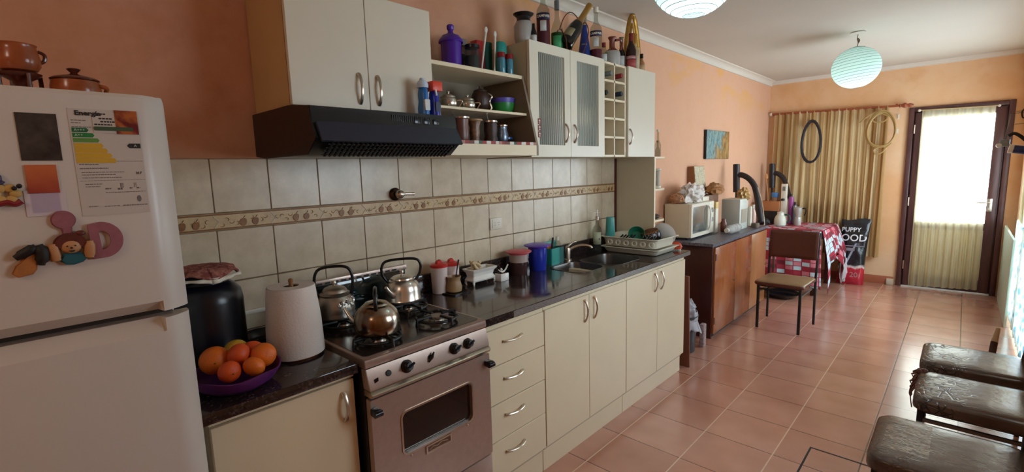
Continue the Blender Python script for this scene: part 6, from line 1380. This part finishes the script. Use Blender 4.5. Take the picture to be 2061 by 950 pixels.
# ================================================================ PAPER LANTERNS
def lantern(lab,x,y,z,rx,rz,power,tilt=(0,0)):
    L=thing('paper_lantern',lab,'pendant lamp',(x,y,ZC),'paper globe lanterns')
    a=NT('lantern_paper') if 'lantern_paper' not in bpy.data.materials else None
    if a:
        d=a.n('ShaderNodeBsdfDiffuse'); t_=a.n('ShaderNodeBsdfTranslucent'); col=S((196,216,208)); d.inputs[0].default_value=(*col,1); t_.inputs[0].default_value=(*col,1)
        mx=a.n('ShaderNodeMixShader'); mx.inputs[0].default_value=.6; a.l(d.outputs[0],mx.inputs[1]); a.l(t_.outputs[0],mx.inputs[2]); a.l(mx.outputs[0],a.out.inputs[0])
    PM=bpy.data.materials['lantern_paper']
    R=Matrix.Rotation(tilt[0],3,'X')@Matrix.Rotation(tilt[1],3,'Y')
    N=18; pr=[]; a0,a1=math.radians(-76),math.radians(78)
    for i in range(N*4+1):
        t=a0+(a1-a0)*i/(N*4); k=1-.012*abs(math.sin(PI*i/4)); pr.append((rx*math.cos(t)*k,rz*math.sin(t)))
    sh_=M().lathe(pr,(x,y,z),48,R=R,cap=False).part('paper_shade',PM,L,sharp=60)
    m=M()
    for i in range(0,N+1):
        t=a0+(a1-a0)*i/N; r=rx*math.cos(t)*1.001; zz=rz*math.sin(t)
        m.tube([tuple(Vector((x,y,z))+R@Vector((r*math.cos(2*PI*k/40),r*math.sin(2*PI*k/40),zz))) for k in range(40)],.0013,4,closed=True)
    m.part('wire_ribs',mat('rib_wire',(90,110,112),.6) if 'rib_wire' not in bpy.data.materials else bpy.data.materials['rib_wire'],sh_)
    top=z+rz*math.sin(a1)
    m=M(); m.tube([(x-.055,y,top),(x,y,top+.012),(x+.055,y,top)],.002,5); m.tube([(x,y,top-.16),(x,y,top+.01)],.004,6)
    for s_ in (-1,1): m.tube(smoothpath([(x+s_*.05,y-.03,top-.005),(x+s_*.06,y-.05,z),(x+s_*.045,y-.03,z-rz*.93)],6),.0018,5)
    m.part('wire_frame',bpy.data.materials['rib_wire'],L)
    m=M(); m.tube(smoothpath([(x,y,top+.01),(x+.006,y,top+.06),(x-.004,y,(top+ZC)/2),(x,y,ZC-.02)],6),.003,6); m.tube(smoothpath([(x,y,ZC-.05),(x+.014,y,ZC-.07),(x+.004,y,ZC-.09),(x,y,ZC-.05)],5),.0035,6); m.part('cord',mat('cord_brown',(110,90,60),.6) if 'cord_brown' not in bpy.data.materials else bpy.data.materials['cord_brown'],L)
    M().lathe([(.055,-.010),(.055,-.004),(.05,0)],(x,y,ZC),28).part('ceiling_rose',CEIL,L)
    m=M(); m.sphere((x,y,z-.035),.032,16,(1,1,1.2)); b_=m.part('bulb',BULB,L)
    M().cyl((x,y,z+.0),.016,.10,14).part('socket',OFFW,L)
    ld=bpy.data.lights.new('lantern_light','POINT'); ld.energy=power; ld.color=(.86,.97,1.); ld.shadow_soft_size=.05; lo_=bpy.data.objects.new('lantern_light',ld); COL.objects.link(lo_); lo_.location=(x,y,z-.105)
a=NT('lit_bulb'); e=a.n('ShaderNodeEmission'); e.inputs[0].default_value=(.75,.95,1,1); e.inputs[1].default_value=6; a.l(e.outputs[0],a.out.inputs[0]); BULB=a.m
lantern('round paper lantern hanging fully in view in front of the far wall',1.263,5.20,2.325,.182,.170,LP2:=2.0,(.06,-.10))
lantern('paper lantern cut off by the top edge, the closer of the two lanterns',1.115,2.13,2.335,.182,.170,LP1:=2.4,(.02,0))
# ================================================================ CAMERA AND LIGHT
cam=bpy.data.cameras.new('camera'); co_=bpy.data.objects.new('camera',cam); COL.objects.link(co_); scene.camera=co_
yaw,pit,rol,f_=7.54700650e-01,1.36795731e-01,2.85685494e-02,967.173419
fw=Vector((-math.sin(yaw)*math.cos(pit),math.cos(yaw)*math.cos(pit),-math.sin(pit))); r0=Vector((math.cos(yaw),math.sin(yaw),0)); d0=fw.cross(r0)
rt=math.cos(rol)*r0+math.sin(rol)*d0; dn=-math.sin(rol)*r0+math.cos(rol)*d0
Mx=Matrix(((rt.x,-dn.x,-fw.x),(rt.y,-dn.y,-fw.y),(rt.z,-dn.z,-fw.z))).to_4x4(); Mx.translation=Vector((2.015,0,1.535)); co_.matrix_world=Mx
cam.sensor_width=36; cam.lens=f_/2061*36; cam.clip_start=.02; cam.clip_end=100
w=bpy.data.worlds.new('world'); scene.world=w; w.use_nodes=True; bg=w.node_tree.nodes['Background']; bg.inputs[0].default_value=(.80,.91,1,1); bg.inputs[1].default_value=12
def area(name,loc,rot,sx,sy,power,col,portal=False):
    l_=bpy.data.lights.new(name,'AREA'); l_.shape='RECTANGLE'; l_.size=sx; l_.size_y=sy; l_.energy=power; l_.color=col
    o=bpy.data.objects.new(name,l_); COL.objects.link(o); o.location=loc; o.rotation_euler=rot
    if portal: l_.cycles.is_portal=True
    return o
area('portal_door',(1.92,YF+.13,1.2),(-PI/2,0,0),.8,2.0,1,(1,1,1),True)
area('portal_side',(XR+.13,5.78,1.0),(0,PI/2,0),2.0,2.3,1,(1,1,1),True)
area('portal_fill_window',(XR+.13,2.3,1.625),(0,PI/2,0),.85,1.2,1,(1,1,1),True)  # portal for the added fill window
rl=bpy.data.lights.new('rear_fill_light','POINT'); rl.energy=8; rl.color=(1,.78,.6); rl.shadow_soft_size=.12; ro=bpy.data.objects.new('rear_fill_light',rl); COL.objects.link(ro); ro.location=(1.45,-.9,2.2)  # warm fill light added behind the camera, no lamp seen there
sun=bpy.data.lights.new('sun','SUN'); sun.energy=5; sun.angle=.01; sun.color=(1,.95,.88); so=bpy.data.objects.new('sun',sun); COL.objects.link(so)
so.rotation_euler=Vector((.13,.08,1)).to_track_quat('Z','Y').to_euler()
vs=scene.view_settings; vs.view_transform='Standard'; vs.look='None'; vs.exposure=.22; vs.gamma=1; vs.use_curve_mapping=False
